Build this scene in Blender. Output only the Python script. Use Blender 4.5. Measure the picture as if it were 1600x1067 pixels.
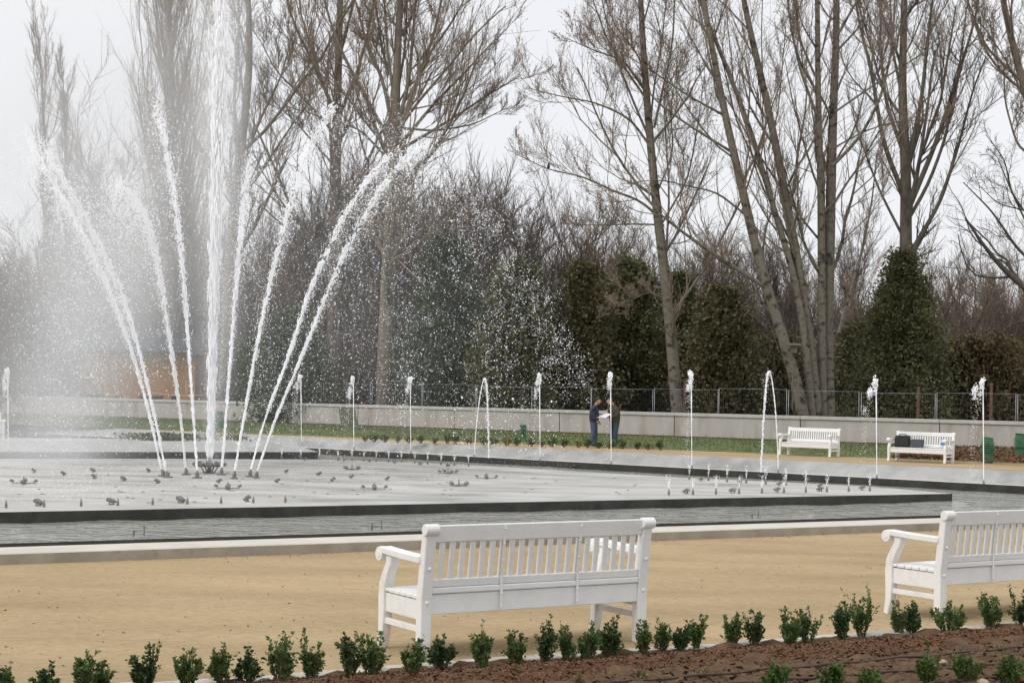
import bpy, bmesh, math, random
import numpy as np
from mathutils import Vector, Matrix

for o in list(bpy.data.objects):
    bpy.data.objects.remove(o, do_unlink=True)
SC = bpy.context.scene
COL = SC.collection
RNG = np.random.default_rng(11)
random.seed(5)

# ------------------------------------------------------------------ camera
HC = 1.87                                   # eye height above the sand
F = 2500.0                                  # focal length in photo pixels (1600 wide)
PITCH = math.atan(83.5 / F)
ROLL = math.atan(0.02)
fw = Vector((0, math.cos(PITCH), math.sin(PITCH)))
r0 = Vector((1, 0, 0))
u0 = r0.cross(fw)
rt = (math.cos(ROLL) * r0 + math.sin(ROLL) * u0).normalized()
up = (-math.sin(ROLL) * r0 + math.cos(ROLL) * u0).normalized()
cam_d = bpy.data.cameras.new('camera')
cam_d.sensor_width = 36.0
cam_d.lens = 36.0 * F / 1600.0
cam_d.clip_start = 0.1
cam_d.clip_end = 2000
cam = bpy.data.objects.new('camera', cam_d)
COL.objects.link(cam)
m = Matrix((rt, up, -fw)).transposed().to_4x4()
m.translation = Vector((0, 0, HC))
cam.matrix_world = m
SC.camera = cam

# ------------------------------------------------------------------ sky, sun, exposure
SUN_EL, SUN_AZ = math.radians(52), math.radians(235)
world = bpy.data.worlds.new('World')
SC.world = world
world.use_nodes = True
wn, wl = world.node_tree.nodes, world.node_tree.links
wn.clear()
sky = wn.new('ShaderNodeTexSky')
sky.sky_type = 'NISHITA'
sky.sun_disc = False
sky.sun_elevation = SUN_EL
sky.sun_rotation = SUN_AZ
sky.dust_density = 4.0
bg1 = wn.new('ShaderNodeBackground')
bg1.inputs['Strength'].default_value = 0.08
wl.new(sky.outputs[0], bg1.inputs['Color'])
tc = wn.new('ShaderNodeTexCoord')
cl = wn.new('ShaderNodeTexNoise')
cl.inputs['Scale'].default_value = 2.2
cl.inputs['Detail'].default_value = 5
wl.new(tc.outputs['Generated'], cl.inputs['Vector'])
cr = wn.new('ShaderNodeValToRGB')
cr.color_ramp.elements[0].position = 0.3
cr.color_ramp.elements[0].color = (0.885, 0.90, 0.94, 1)
cr.color_ramp.elements[1].position = 0.7
cr.color_ramp.elements[1].color = (0.965, 0.97, 0.985, 1)
wl.new(cl.outputs['Fac'], cr.inputs['Fac'])
bg2 = wn.new('ShaderNodeBackground')
bg2.inputs['Strength'].default_value = 1.06
wl.new(cr.outputs[0], bg2.inputs['Color'])
mx = wn.new('ShaderNodeMixShader')
mx.inputs[0].default_value = 0.9
wo = wn.new('ShaderNodeOutputWorld')
wl.new(bg1.outputs[0], mx.inputs[1])
wl.new(bg2.outputs[0], mx.inputs[2])
wl.new(mx.outputs[0], wo.inputs['Surface'])

sd = bpy.data.lights.new('sun', 'SUN')
sd.energy = 1.3
sd.angle = math.radians(25)
sd.color = (1.0, 0.97, 0.92)
sun = bpy.data.objects.new('sun', sd)
COL.objects.link(sun)
sdir = Vector((math.sin(SUN_AZ) * math.cos(SUN_EL), math.cos(SUN_AZ) * math.cos(SUN_EL), math.sin(SUN_EL)))
sun.rotation_euler = sdir.to_track_quat('Z', 'Y').to_euler()
sun.location = (-20, -20, 40)

SC.view_settings.view_transform = 'Standard'
SC.view_settings.look = 'None'
SC.view_settings.gamma = 1.0
SC.view_settings.exposure = 0.0
SC.view_settings.use_curve_mapping = False
SC.cycles.volume_bounces = 2
SC.cycles.volume_step_rate = 3.5
SC.cycles.volume_max_steps = 128
SC.cycles.max_bounces = 5
SC.cycles.diffuse_bounces = 2
SC.cycles.use_adaptive_sampling = True
SC.cycles.adaptive_threshold = 0.02

# ------------------------------------------------------------------ helpers
CO = Vector((0, 0, HC))


def ray(px, py):
    return fw + rt * ((px - 800.0) / F) + up * (-(py - 533.5) / F)


def G(px, py, z=0.0):
    """point of the level z seen at a photo pixel (survey of the place)"""
    d = ray(px, py)
    t = (z - HC) / d.z
    return CO + d * t


def D(px, py, Y):
    d = ray(px, py)
    return CO + d * (Y / d.y)


def set_props(o, label=None, cat=None, group=None, kind=None):
    if label: o['label'] = label
    if cat: o['category'] = cat
    if group: o['group'] = group
    if kind: o['kind'] = kind
    return o


def empty(name, loc, rz=0.0, label=None, cat=None, group=None):
    o = bpy.data.objects.new(name, None)
    COL.objects.link(o)
    o.location = loc
    o.rotation_euler = (0, 0, rz)
    o.empty_display_size = 0.1
    return set_props(o, label, cat, group)


def link_mesh(name, me, mat=None, parent=None, loc=None, rz=0.0):
    o = bpy.data.objects.new(name, me)
    COL.objects.link(o)
    if mat is not None and len(me.materials) == 0:
        me.materials.append(mat)
    if parent is not None: o.parent = parent
    if loc is not None: o.location = loc
    if rz: o.rotation_euler = (0, 0, rz)
    return o


def np_mesh(name, verts, faces, smooth=False):
    """verts (N,3), faces (M,3|4) numpy"""
    me = bpy.data.meshes.new(name)
    verts = np.asarray(verts, dtype=np.float32)
    faces = np.asarray(faces, dtype=np.int32)
    k = faces.shape[1]
    me.vertices.add(len(verts))
    me.vertices.foreach_set('co', verts.ravel())
    me.loops.add(faces.size)
    me.loops.foreach_set('vertex_index', faces.ravel())
    me.polygons.add(len(faces))
    me.polygons.foreach_set('loop_start', np.arange(0, faces.size, k, dtype=np.int32))
    me.polygons.foreach_set('loop_total', np.full(len(faces), k, dtype=np.int32))
    me.polygons.foreach_set('use_smooth', np.full(len(faces), smooth, dtype=bool))
    me.update(calc_edges=True)
    return me


class MB:
    def __init__(s):
        s.v, s.f = [], []

    def add(s, vs, fs):
        n = len(s.v)
        s.v += [tuple(v) for v in vs]
        s.f += [tuple(i + n for i in f) for f in fs]
        return s

    def box(s, x0, x1, y0, y1, z0, z1):
        vs = [(x0, y0, z0), (x1, y0, z0), (x1, y1, z0), (x0, y1, z0),
              (x0, y0, z1), (x1, y0, z1), (x1, y1, z1), (x0, y1, z1)]
        return s.add(vs, [(3, 2, 1, 0), (4, 5, 6, 7), (0, 1, 5, 4), (1, 2, 6, 5), (2, 3, 7, 6), (3, 0, 4, 7)])

    def prism_x(s, prof, x0, x1):
        """profile list of (y,z), counter-clockwise seen from +x, extruded along x"""
        n = len(prof)
        vs = [(x0, y, z) for y, z in prof] + [(x1, y, z) for y, z in prof]
        fs = [tuple(range(n - 1, -1, -1)), tuple(range(n, 2 * n))]
        fs += [(i, (i + 1) % n, n + (i + 1) % n, n + i) for i in range(n)]
        return s.add(vs, fs)

    def prism_z(s, prof, z0, z1):
        n = len(prof)
        vs = [(x, y, z0) for x, y in prof] + [(x, y, z1) for x, y in prof]
        fs = [tuple(range(n - 1, -1, -1)), tuple(range(n, 2 * n))]
        fs += [(i, (i + 1) % n, n + (i + 1) % n, n + i) for i in range(n)]
        return s.add(vs, fs)

    def ribbon_x(s, line, widths, x0, x1):
        """curved board: centre line (y,z), width across, thickness x0..x1"""
        a, b = [], []
        n = len(line)
        for i, (y, z) in enumerate(line):
            p, q = line[max(i - 1, 0)], line[min(i + 1, n - 1)]
            dy, dz = q[0] - p[0], q[1] - p[1]
            l = math.hypot(dy, dz)
            w = widths[i] / 2
            a.append((y - dz / l * w, z + dy / l * w))
            b.append((y + dz / l * w, z - dy / l * w))
        return s.prism_x(b + a[::-1], x0, x1)

    def cyl(s, p, q, r0, r1=None, n=10, cap=True):
        r1 = r0 if r1 is None else r1
        p, q = Vector(p), Vector(q)
        t = (q - p).normalized()
        e = t.orthogonal().normalized()
        g = t.cross(e)
        vs = []
        for c, r in ((p, r0), (q, r1)):
            for i in range(n):
                a = 2 * math.pi * i / n
                vs.append(c + e * (r * math.cos(a)) + g * (r * math.sin(a)))
        fs = [(i, (i + 1) % n, n + (i + 1) % n, n + i) for i in range(n)]
        if cap: fs += [tuple(range(n - 1, -1, -1)), tuple(range(n, 2 * n))]
        return s.add(vs, fs)

    def lathe(s, prof, n=14, c=(0, 0, 0)):
        vs, fs = [], []
        for r, z in prof:
            for i in range(n):
                a = 2 * math.pi * i / n
                vs.append((c[0] + r * math.cos(a), c[1] + r * math.sin(a), c[2] + z))
        for j in range(len(prof) - 1):
            for i in range(n):
                fs.append((j * n + i, j * n + (i + 1) % n, (j + 1) * n + (i + 1) % n, (j + 1) * n + i))
        fs.append(tuple(range(n - 1, -1, -1)))
        fs.append(tuple(range((len(prof) - 1) * n, len(prof) * n)))
        return s.add(vs, fs)

    def rotz(s, a, c=(0, 0)):
        ca, sa = math.cos(a), math.sin(a)
        s.v = [(c[0] + (x - c[0]) * ca - (y - c[1]) * sa, c[1] + (x - c[0]) * sa + (y - c[1]) * ca, z) for x, y, z in s.v]
        return s

    def mesh(s, name, bevel=0.0, smooth=False):
        me = bpy.data.meshes.new(name)
        me.from_pydata(s.v, [], s.f)
        if bevel > 0:
            bm = bmesh.new()
            bm.from_mesh(me)
            ed = [e for e in bm.edges if len(e.link_faces) == 2 and e.calc_face_angle(0) > 0.6]
            bmesh.ops.bevel(bm, geom=ed, offset=bevel, segments=1, affect='EDGES', clamp_overlap=True)
            bm.to_mesh(me)
            bm.free()
        if smooth:
            me.polygons.foreach_set('use_smooth', np.ones(len(me.polygons), dtype=bool))
        me.update()
        return me

    def build(s, name, mat, parent=None, loc=None, bevel=0.0, smooth=False, rz=0.0):
        return link_mesh(name, s.mesh(name, bevel, smooth), mat, parent, loc, rz)


def copy_tree(o, parent=None):
    c = o.copy()
    COL.objects.link(c)
    c.parent = parent
    for ch in o.children:
        copy_tree(ch, c)
    return c


def ordn(i):
    W = ['first', 'second', 'third', 'fourth', 'fifth', 'sixth', 'seventh', 'eighth', 'ninth', 'tenth', 'eleventh',
         'twelfth', 'thirteenth', 'fourteenth', 'fifteenth', 'sixteenth', 'seventeenth', 'eighteenth', 'nineteenth',
         'twentieth']
    T = {2: 'twenty', 3: 'thirty', 4: 'forty', 5: 'fifty'}
    if i < 20: return W[i]
    n = i + 1
    if n % 10 == 0: return {30: 'thirtieth', 40: 'fortieth', 50: 'fiftieth'}[n]
    return T[n // 10] + '-' + W[n % 10 - 1]


# ------------------------------------------------------------------ materials
def mat(name, c1, c2=None, rough=0.7, scale=6.0, bump=0.0, bscale=None, spec=0.3, detail=6.0, stretch=None,
        lo=0.35, hi=0.65, c3=None, s3=40.0, lo3=0.6, hi3=0.75, metal=0.0, coord='Object', bdist=0.02):
    m = bpy.data.materials.new(name)
    m.use_nodes = True
    N, L = m.node_tree.nodes, m.node_tree.links
    b = N['Principled BSDF']
    b.inputs['Roughness'].default_value = rough
    b.inputs['Specular IOR Level'].default_value = spec
    b.inputs['Metallic'].default_value = metal
    b.inputs['Base Color'].default_value = (*c1, 1)
    tcn = N.new('ShaderNodeTexCoord')
    vec = tcn.outputs[coord]
    if stretch:
        mp = N.new('ShaderNodeMapping')
        mp.inputs['Scale'].default_value = stretch[:3]
        if len(stretch) > 3: mp.inputs['Rotation'].default_value = (0, 0, stretch[3])
        L.new(vec, mp.inputs['Vector'])
        vec = mp.outputs[0]
    out = None
    if c2 is not None:
        n = N.new('ShaderNodeTexNoise')
        n.inputs['Scale'].default_value = scale
        n.inputs['Detail'].default_value = detail
        n.inputs['Roughness'].default_value = 0.65
        L.new(vec, n.inputs['Vector'])
        r = N.new('ShaderNodeValToRGB')
        r.color_ramp.elements[0].position = lo
        r.color_ramp.elements[1].position = hi
        r.color_ramp.elements[0].color = (*c1, 1)
        r.color_ramp.elements[1].color = (*c2, 1)
        L.new(n.outputs['Fac'], r.inputs['Fac'])
        out = r.outputs[0]
        if c3 is not None:
            n3 = N.new('ShaderNodeTexNoise')
            n3.inputs['Scale'].default_value = s3
            n3.inputs['Detail'].default_value = 4
            L.new(vec, n3.inputs['Vector'])
            r3 = N.new('ShaderNodeValToRGB')
            r3.color_ramp.elements[0].position = lo3
            r3.color_ramp.elements[1].position = hi3
            r3.color_ramp.elements[0].color = (0, 0, 0, 1)
            r3.color_ramp.elements[1].color = (1, 1, 1, 1)
            L.new(n3.outputs['Fac'], r3.inputs['Fac'])
            mxr = N.new('ShaderNodeMix')
            mxr.data_type = 'RGBA'
            L.new(r3.outputs[0], mxr.inputs[0])
            L.new(out, mxr.inputs[6])
            mxr.inputs[7].default_value = (*c3, 1)
            out = mxr.outputs[2]
        L.new(out, b.inputs['Base Color'])
    if bump > 0:
        nb = N.new('ShaderNodeTexNoise')
        nb.inputs['Scale'].default_value = bscale or scale * 3
        nb.inputs['Detail'].default_value = 6
        L.new(vec, nb.inputs['Vector'])
        bp = N.new('ShaderNodeBump')
        bp.inputs['Strength'].default_value = bump
        bp.inputs['Distance'].default_value = bdist
        L.new(nb.outputs['Fac'], bp.inputs['Height'])
        L.new(bp.outputs[0], b.inputs['Normal'])
    return m


def leaf_mat(name, c1, c2, scale=3.0, rough=0.55, trans=0.15):
    m = mat(name, c1, c2, rough=rough, scale=scale, spec=0.35, coord='Object')
    N, L = m.node_tree.nodes, m.node_tree.links
    b = N['Principled BSDF']
    t = N.new('ShaderNodeBsdfTranslucent')
    src = b.inputs['Base Color'].links[0].from_socket
    L.new(src, t.inputs['Color'])
    mxs = N.new('ShaderNodeMixShader')
    mxs.inputs[0].default_value = trans
    L.new(b.outputs[0], mxs.inputs[1])
    L.new(t.outputs[0], mxs.inputs[2])
    L.new(mxs.outputs[0], N['Material Output'].inputs['Surface'])
    return m


U_ANG = math.radians(31.0)
M = {}
M['sand'] = mat('sand', (0.36, 0.262, 0.146), (0.505, 0.388, 0.236), rough=0.95, scale=11.0, bump=0.9, bscale=60, spec=0.1, detail=15,
                stretch=(0.75, 1.25, 1.0, -U_ANG), c3=(0.26, 0.175, 0.085), s3=26.0, lo3=0.60, hi3=0.74, bdist=0.012, lo=0.25, hi=0.75)
M['soil'] = mat('soil', (0.085, 0.052, 0.03), (0.165, 0.105, 0.065), rough=0.95, scale=7, bump=0.8, bscale=22, spec=0.1, bdist=0.03)
M['mulch_base'] = mat('mulch_base', (0.085, 0.042, 0.022), (0.16, 0.088, 0.05), rough=0.95, scale=30, bump=0.8, bscale=60, spec=0.1)
M['mulch'] = mat('mulch', (0.07, 0.034, 0.018), (0.22, 0.122, 0.07), rough=0.85, scale=38, spec=0.2, detail=2)
M['clod'] = mat('clod', (0.085, 0.052, 0.03), (0.18, 0.115, 0.072), rough=0.95, scale=15, spec=0.1)
M['edging'] = mat('edging', (0.42, 0.39, 0.33), (0.60, 0.57, 0.50), rough=0.9, scale=9, bump=0.4, bscale=40, c3=(0.30, 0.24, 0.16), s3=6)
M['concrete'] = mat('concrete', (0.40, 0.40, 0.39), (0.50, 0.50, 0.48), rough=0.85, scale=2.2, bump=0.2, bscale=30, c3=(0.30, 0.30, 0.29), s3=1.1, lo3=0.5, hi3=0.8)
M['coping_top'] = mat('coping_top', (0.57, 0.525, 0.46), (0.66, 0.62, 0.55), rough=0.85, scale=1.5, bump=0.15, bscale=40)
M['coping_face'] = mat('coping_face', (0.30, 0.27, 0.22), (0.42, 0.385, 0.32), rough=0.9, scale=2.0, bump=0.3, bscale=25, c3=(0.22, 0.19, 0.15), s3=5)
M['slab'] = mat('slab', (0.46, 0.452, 0.425), (0.59, 0.585, 0.555), rough=0.42, scale=0.35, bump=0.1, bscale=10, stretch=(0.5, 1.4, 1, -U_ANG), spec=0.5, c3=(0.36, 0.345, 0.31), s3=0.9, lo3=0.47, hi3=0.68)
M['wet'] = mat('wet_concrete', (0.028, 0.028, 0.024), (0.06, 0.06, 0.052), rough=0.35, scale=3.0, bump=0.3, bscale=20, spec=0.4)
M['dark_lip'] = mat('dark_lip', (0.035, 0.033, 0.03), (0.05, 0.047, 0.042), rough=0.95, scale=3.0, spec=0.0)
M['wet_bank'] = mat('wet_bank', (0.33, 0.33, 0.322), (0.44, 0.44, 0.43), rough=0.7, scale=1.2, bump=0.2, bscale=25, c3=(0.25, 0.25, 0.243), s3=0.8, lo3=0.5, hi3=0.7)
M['wall'] = mat('wall_concrete', (0.43, 0.405, 0.375), (0.51, 0.485, 0.45), rough=0.9, scale=0.9, bump=0.15, bscale=30, c3=(0.33, 0.275, 0.23), s3=0.8, lo3=0.5, hi3=0.75, stretch=(1.6, 1.6, 0.35))
M['wall_cap'] = mat('wall_cap', (0.46, 0.44, 0.41), (0.55, 0.53, 0.50), rough=0.9, scale=1.5, bump=0.15, bscale=30)
M['white_paint'] = mat('white_paint', (0.86, 0.86, 0.85), (0.78, 0.78, 0.765), rough=0.5, scale=5, spec=0.4, bump=0.12, bscale=35, lo=0.42, hi=0.8, stretch=(1.0, 2.0, 1.0), c3=(0.62, 0.60, 0.55), s3=3.0, lo3=0.62, hi3=0.9)
M['grass'] = mat('grass', (0.085, 0.112, 0.04), (0.17, 0.19, 0.08), rough=0.9, scale=1.2, bump=0.6, bscale=60, c3=(0.16, 0.13, 0.06), s3=2.5, lo3=0.58, hi3=0.8)
M['blade'] = mat('grass_blade', (0.075, 0.125, 0.04), (0.17, 0.20, 0.08), rough=0.8, scale=2)
M['forest'] = mat('forest_floor', (0.06, 0.045, 0.03), (0.11, 0.08, 0.05), rough=0.95, scale=2, bump=0.6, bscale=15)
M['steel'] = mat('galvanised_steel', (0.25, 0.26, 0.27), (0.34, 0.35, 0.36), rough=0.45, scale=10, metal=0.6)
M['lamp_grey'] = mat('lamp_housing', (0.13, 0.13, 0.125), (0.26, 0.26, 0.25), rough=0.5, scale=25, spec=0.4)
M['brass'] = mat('brass', (0.24, 0.19, 0.13), (0.33, 0.26, 0.18), rough=0.5, scale=30, metal=0.4)
M['glass'] = mat('lamp_glass', (0.30, 0.31, 0.33), rough=0.1, spec=0.6)
M['hose'] = mat('hose', (0.075, 0.05, 0.038), (0.12, 0.085, 0.065), rough=0.7, scale=12)
M['stone'] = mat('pebble', (0.36, 0.26, 0.16), (0.5, 0.4, 0.28), rough=0.9, scale=20)
M['debris'] = mat('leaf_litter', (0.13, 0.075, 0.04), (0.26, 0.15, 0.07), rough=0.9, scale=20)
M['bin_green'] = mat('bin_green', (0.042, 0.14, 0.075), (0.07, 0.20, 0.11), rough=0.5, scale=5)
M['stake'] = mat('stake_wood', (0.11, 0.062, 0.046), (0.18, 0.105, 0.08), rough=0.85, scale=8)
M['moss_board'] = mat('moss_board', (0.085, 0.09, 0.06), (0.14, 0.145, 0.10), rough=0.9, scale=5)
M['bark_pale'] = mat('bark_pale', (0.135, 0.117, 0.09), (0.27, 0.243, 0.195), rough=0.9, scale=1.6, bump=0.6, bscale=6, stretch=(1.5, 1.5, 2.2), c3=(0.05, 0.043, 0.033), s3=1.6, lo3=0.5, hi3=0.66, bdist=0.06)
M['bark_dark'] = mat('bark_dark', (0.10, 0.088, 0.07), (0.18, 0.16, 0.13), rough=0.92, scale=2.0, bump=0.6, bscale=8, stretch=(2, 2, 0.7), bdist=0.05)
M['bark_mid'] = mat('bark_mid', (0.155, 0.13, 0.10), (0.26, 0.225, 0.175), rough=0.92, scale=2.0, bump=0.5, bscale=8, stretch=(2, 2, 0.8), bdist=0.05)
M['twig'] = mat('twig', (0.21, 0.165, 0.128), (0.31, 0.25, 0.198), rough=0.9, scale=0.8)
M['twig_dark'] = mat('twig_dark', (0.115, 0.093, 0.077), (0.19, 0.155, 0.13), rough=0.9, scale=0.8)
M['twig_brown'] = mat('twig_brown', (0.15, 0.115, 0.088), (0.235, 0.185, 0.14), rough=0.9, scale=0.35)
M['bud'] = mat('catkin', (0.20, 0.14, 0.10), (0.32, 0.23, 0.17), rough=0.85, scale=0.8)
M['thuja'] = leaf_mat('thuja', (0.075, 0.082, 0.038), (0.20, 0.192, 0.095), scale=0.9, rough=0.7)
M['thuja_brown'] = leaf_mat('thuja_brown', (0.088, 0.082, 0.04), (0.20, 0.175, 0.092), scale=0.8, rough=0.7)
M['yew'] = leaf_mat('yew', (0.055, 0.082, 0.042), (0.13, 0.17, 0.085), scale=1.0, rough=0.6)
M['olive'] = leaf_mat('olive_brush', (0.10, 0.08, 0.042), (0.19, 0.15, 0.078), scale=0.6, rough=0.8)
M['box_leaf'] = leaf_mat('box_leaf', (0.024, 0.055, 0.018), (0.105, 0.17, 0.055), scale=9.0, rough=0.42, trans=0.2)
M['box_leaf_fresh'] = leaf_mat('box_leaf_fresh', (0.05, 0.10, 0.028), (0.20, 0.27, 0.085), scale=9.0, rough=0.45, trans=0.22)
M['box_leaf_light'] = leaf_mat('box_leaf_light', (0.05, 0.11, 0.02), (0.14, 0.20, 0.05), scale=9.0, rough=0.45, trans=0.25)
M['seedling'] = leaf_mat('seedling_leaf', (0.16, 0.18, 0.05), (0.28, 0.26, 0.09), scale=8, rough=0.6)
M['ground_cover'] = leaf_mat('ground_cover', (0.08, 0.095, 0.05), (0.19, 0.18, 0.11), scale=1.5, rough=0.7)
M['stem'] = mat('stem', (0.09, 0.075, 0.04), (0.14, 0.11, 0.06), rough=0.85, scale=10)
M['ochre'] = mat('ochre_wall', (0.42, 0.22, 0.075), (0.50, 0.28, 0.11), rough=0.9, scale=0.6)
M['slate'] = mat('slate_roof', (0.05, 0.055, 0.065), (0.08, 0.085, 0.095), rough=0.7, scale=2)
M['dark_glass'] = mat('dark_glass', (0.03, 0.035, 0.04), rough=0.15, spec=0.6)
M['rope'] = mat('rope', (0.6, 0.6, 0.58), rough=0.8)
M['skin'] = mat('skin', (0.50, 0.29, 0.20), rough=0.6)
M['navy'] = mat('navy_jacket', (0.030, 0.040, 0.065), (0.055, 0.065, 0.10), rough=0.8, scale=8, bump=0.4, bscale=14)
M['olive_jacket'] = mat('olive_jacket', (0.045, 0.043, 0.030), (0.075, 0.068, 0.048), rough=0.85, scale=8, bump=0.4, bscale=14)
M['jeans'] = mat('jeans', (0.055, 0.085, 0.14), (0.10, 0.14, 0.20), rough=0.85, scale=7, bump=0.3, bscale=20)
M['jeans_dark'] = mat('jeans_dark', (0.035, 0.06, 0.085), (0.06, 0.095, 0.13), rough=0.85, scale=7, bump=0.3, bscale=20)
M['shoe'] = mat('shoe', (0.03, 0.028, 0.026), rough=0.6)
M['hair_dark'] = mat('hair_dark', (0.02, 0.017, 0.015), (0.04, 0.033, 0.028), rough=0.7, scale=30)
M['hair_brown'] = mat('hair_brown', (0.06, 0.035, 0.02), (0.10, 0.06, 0.035), rough=0.7, scale=30)
M['paper'] = mat('paper', (0.8, 0.8, 0.8), rough=0.7)
M['red_cloth'] = mat('red_cloth', (0.30, 0.05, 0.06), rough=0.8)
M['black_bag'] = mat('black_bag', (0.018, 0.018, 0.02), (0.035, 0.035, 0.038), rough=0.7, scale=20)
M['grey_case'] = mat('grey_case', (0.05, 0.058, 0.072), (0.075, 0.083, 0.10), rough=0.45, scale=10)
M['bottle'] = mat('bottle_plastic', (0.62, 0.70, 0.78), rough=0.15, spec=0.5)
M['blue_label'] = mat('blue_label', (0.06, 0.27, 0.62), rough=0.4)

# broad worn and damp tones on the sand; uneven wetness of the slab
N, L = M['sand'].node_tree.nodes, M['sand'].node_tree.links
b = N['Principled BSDF']
src = b.inputs['Base Color'].links[0].from_socket
tcn = N.new('ShaderNodeTexCoord')
mp = N.new('ShaderNodeMapping')
mp.inputs['Scale'].default_value = (0.35, 0.9, 1)
mp.inputs['Rotation'].default_value = (0, 0, -U_ANG)
nl = N.new('ShaderNodeTexNoise')
nl.inputs['Scale'].default_value = 1.0
nl.inputs['Detail'].default_value = 6
L.new(tcn.outputs['Object'], mp.inputs['Vector'])
L.new(mp.outputs[0], nl.inputs['Vector'])
mr = N.new('ShaderNodeMapRange')
mr.inputs[1].default_value, mr.inputs[2].default_value = 0.3, 0.7
mr.inputs[3].default_value, mr.inputs[4].default_value = 0.84, 1.17
L.new(nl.outputs['Fac'], mr.inputs[0])
hm = N.new('ShaderNodeVectorMath')
hm.operation = 'SCALE'
L.new(src, hm.inputs[0])
L.new(mr.outputs[0], hm.inputs['Scale'])
L.new(hm.outputs[0], b.inputs['Base Color'])
N, L = M['slab'].node_tree.nodes, M['slab'].node_tree.links
b = N['Principled BSDF']
tcn = N.new('ShaderNodeTexCoord')
nl = N.new('ShaderNodeTexNoise')
nl.inputs['Scale'].default_value = 0.5
nl.inputs['Detail'].default_value = 8
L.new(tcn.outputs['Object'], nl.inputs['Vector'])
mr = N.new('ShaderNodeMapRange')
mr.inputs[1].default_value, mr.inputs[2].default_value = 0.42, 0.58
mr.inputs[3].default_value, mr.inputs[4].default_value = 0.34, 0.65
L.new(nl.outputs['Fac'], mr.inputs[0])
L.new(mr.outputs[0], b.inputs['Roughness'])

# water of the pool
w = bpy.data.materials.new('water')
w.use_nodes = True
N, L = w.node_tree.nodes, w.node_tree.links
b = N['Principled BSDF']
b.inputs['Base Color'].default_value = (0.34, 0.34, 0.305, 1)
b.inputs['Roughness'].default_value = 0.04
b.inputs['IOR'].default_value = 1.33
tcn = N.new('ShaderNodeTexCoord')
hs = []
for sc, st, a in ((2.6, (0.8, 1.5, 1), 0.2), (6.5, (0.8, 1.4, 1), -0.2)):
    mp = N.new('ShaderNodeMapping')
    mp.inputs['Scale'].default_value = st
    mp.inputs['Rotation'].default_value = (0, 0, a)
    n = N.new('ShaderNodeTexNoise')
    n.inputs['Scale'].default_value = sc
    n.inputs['Detail'].default_value = 3
    L.new(tcn.outputs['Object'], mp.inputs['Vector'])
    L.new(mp.outputs[0], n.inputs['Vector'])
    hs.append(n)
ad = N.new('ShaderNodeMath')
ad.operation = 'MULTIPLY_ADD'
L.new(hs[1].outputs['Fac'], ad.inputs[0])
ad.inputs[1].default_value = 0.35
L.new(hs[0].outputs['Fac'], ad.inputs[2])
bp = N.new('ShaderNodeBump')
bp.inputs['Strength'].default_value = 1.0
bp.inputs['Distance'].default_value = 0.13
L.new(ad.outputs[0], bp.inputs['Height'])
L.new(bp.outputs[0], b.inputs['Normal'])
M['water'] = w

# flying water: white, passing light through to the far side
w = bpy.data.materials.new('spray_water')
w.use_nodes = True
N, L = w.node_tree.nodes, w.node_tree.links
N.remove(N['Principled BSDF'])
df = N.new('ShaderNodeBsdfDiffuse')
df.inputs['Color'].default_value = (0.89, 0.893, 0.905, 1)
t = N.new('ShaderNodeBsdfTranslucent')
t.inputs['Color'].default_value = (0.36, 0.362, 0.37, 1)
ad = N.new('ShaderNodeAddShader')
L.new(df.outputs[0], ad.inputs[0])
L.new(t.outputs[0], ad.inputs[1])
L.new(ad.outputs[0], N['Material Output'].inputs['Surface'])
M['spray'] = w
# ------------------------------------------------------------------ survey of the plan
def V2(p): return np.array([p[0], p[1]], dtype=float)


def isect(p, d, q, e):
    A = np.array([[d[0], -e[0]], [d[1], -e[1]]])
    t = np.linalg.solve(A, q - p)
    return p + d * t[0]


def unit(v): return v / np.linalg.norm(v)


n0, n1 = V2(G(0, 882.5)), V2(G(1451, 829))
U = unit(n1 - n0)                            # along the near pool edge
Nn = np.array([-U[1], U[0]])                 # away from the camera, across the pool
U_RZ = math.atan2(U[1], U[0])
f0, f1 = V2(G(1600, 757.5, -0.35)), V2(G(493, 699, -0.35))
W = unit(f1 - f0)                            # along the far pool edge, to the left
Nw = np.array([W[1], -W[0]])                 # away from the pool
if Nw[1] < 0: Nw = -Nw
W_RZ = math.atan2(-W[1], -W[0])              # far benches: local x to the right
COPW = 0.95
# bank top outline (hole of the ground)
pA = n0 + Nn * COPW - U * 26
pB = isect(n0 + Nn * COPW, U, f0 + Nw * 0.7, W)
pC = f0 + Nw * 0.7 + W * 95
pD = pA + np.array([-30.0, 45.0])
POOL_TOP = [pA, pB, pC, pD]


def inset(poly, d):
    n = len(poly)
    out = []
    for i in range(n):
        a, b_, c = poly[i - 1], poly[i], poly[(i + 1) % n]
        e1, e2 = unit(b_ - a), unit(c - b_)
        m1, m2 = np.array([-e1[1], e1[0]]), np.array([-e2[1], e2[0]])
        out.append(isect(a + m1 * d, e1, b_ + m2 * d, e2))
    return out


area = sum(POOL_TOP[i - 1][0] * POOL_TOP[i][1] - POOL_TOP[i][0] * POOL_TOP[i - 1][1] for i in range(4))
SG = 1 if area > 0 else -1


def struct(o, label=None):
    o['kind'] = 'structure'
    return o


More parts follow.
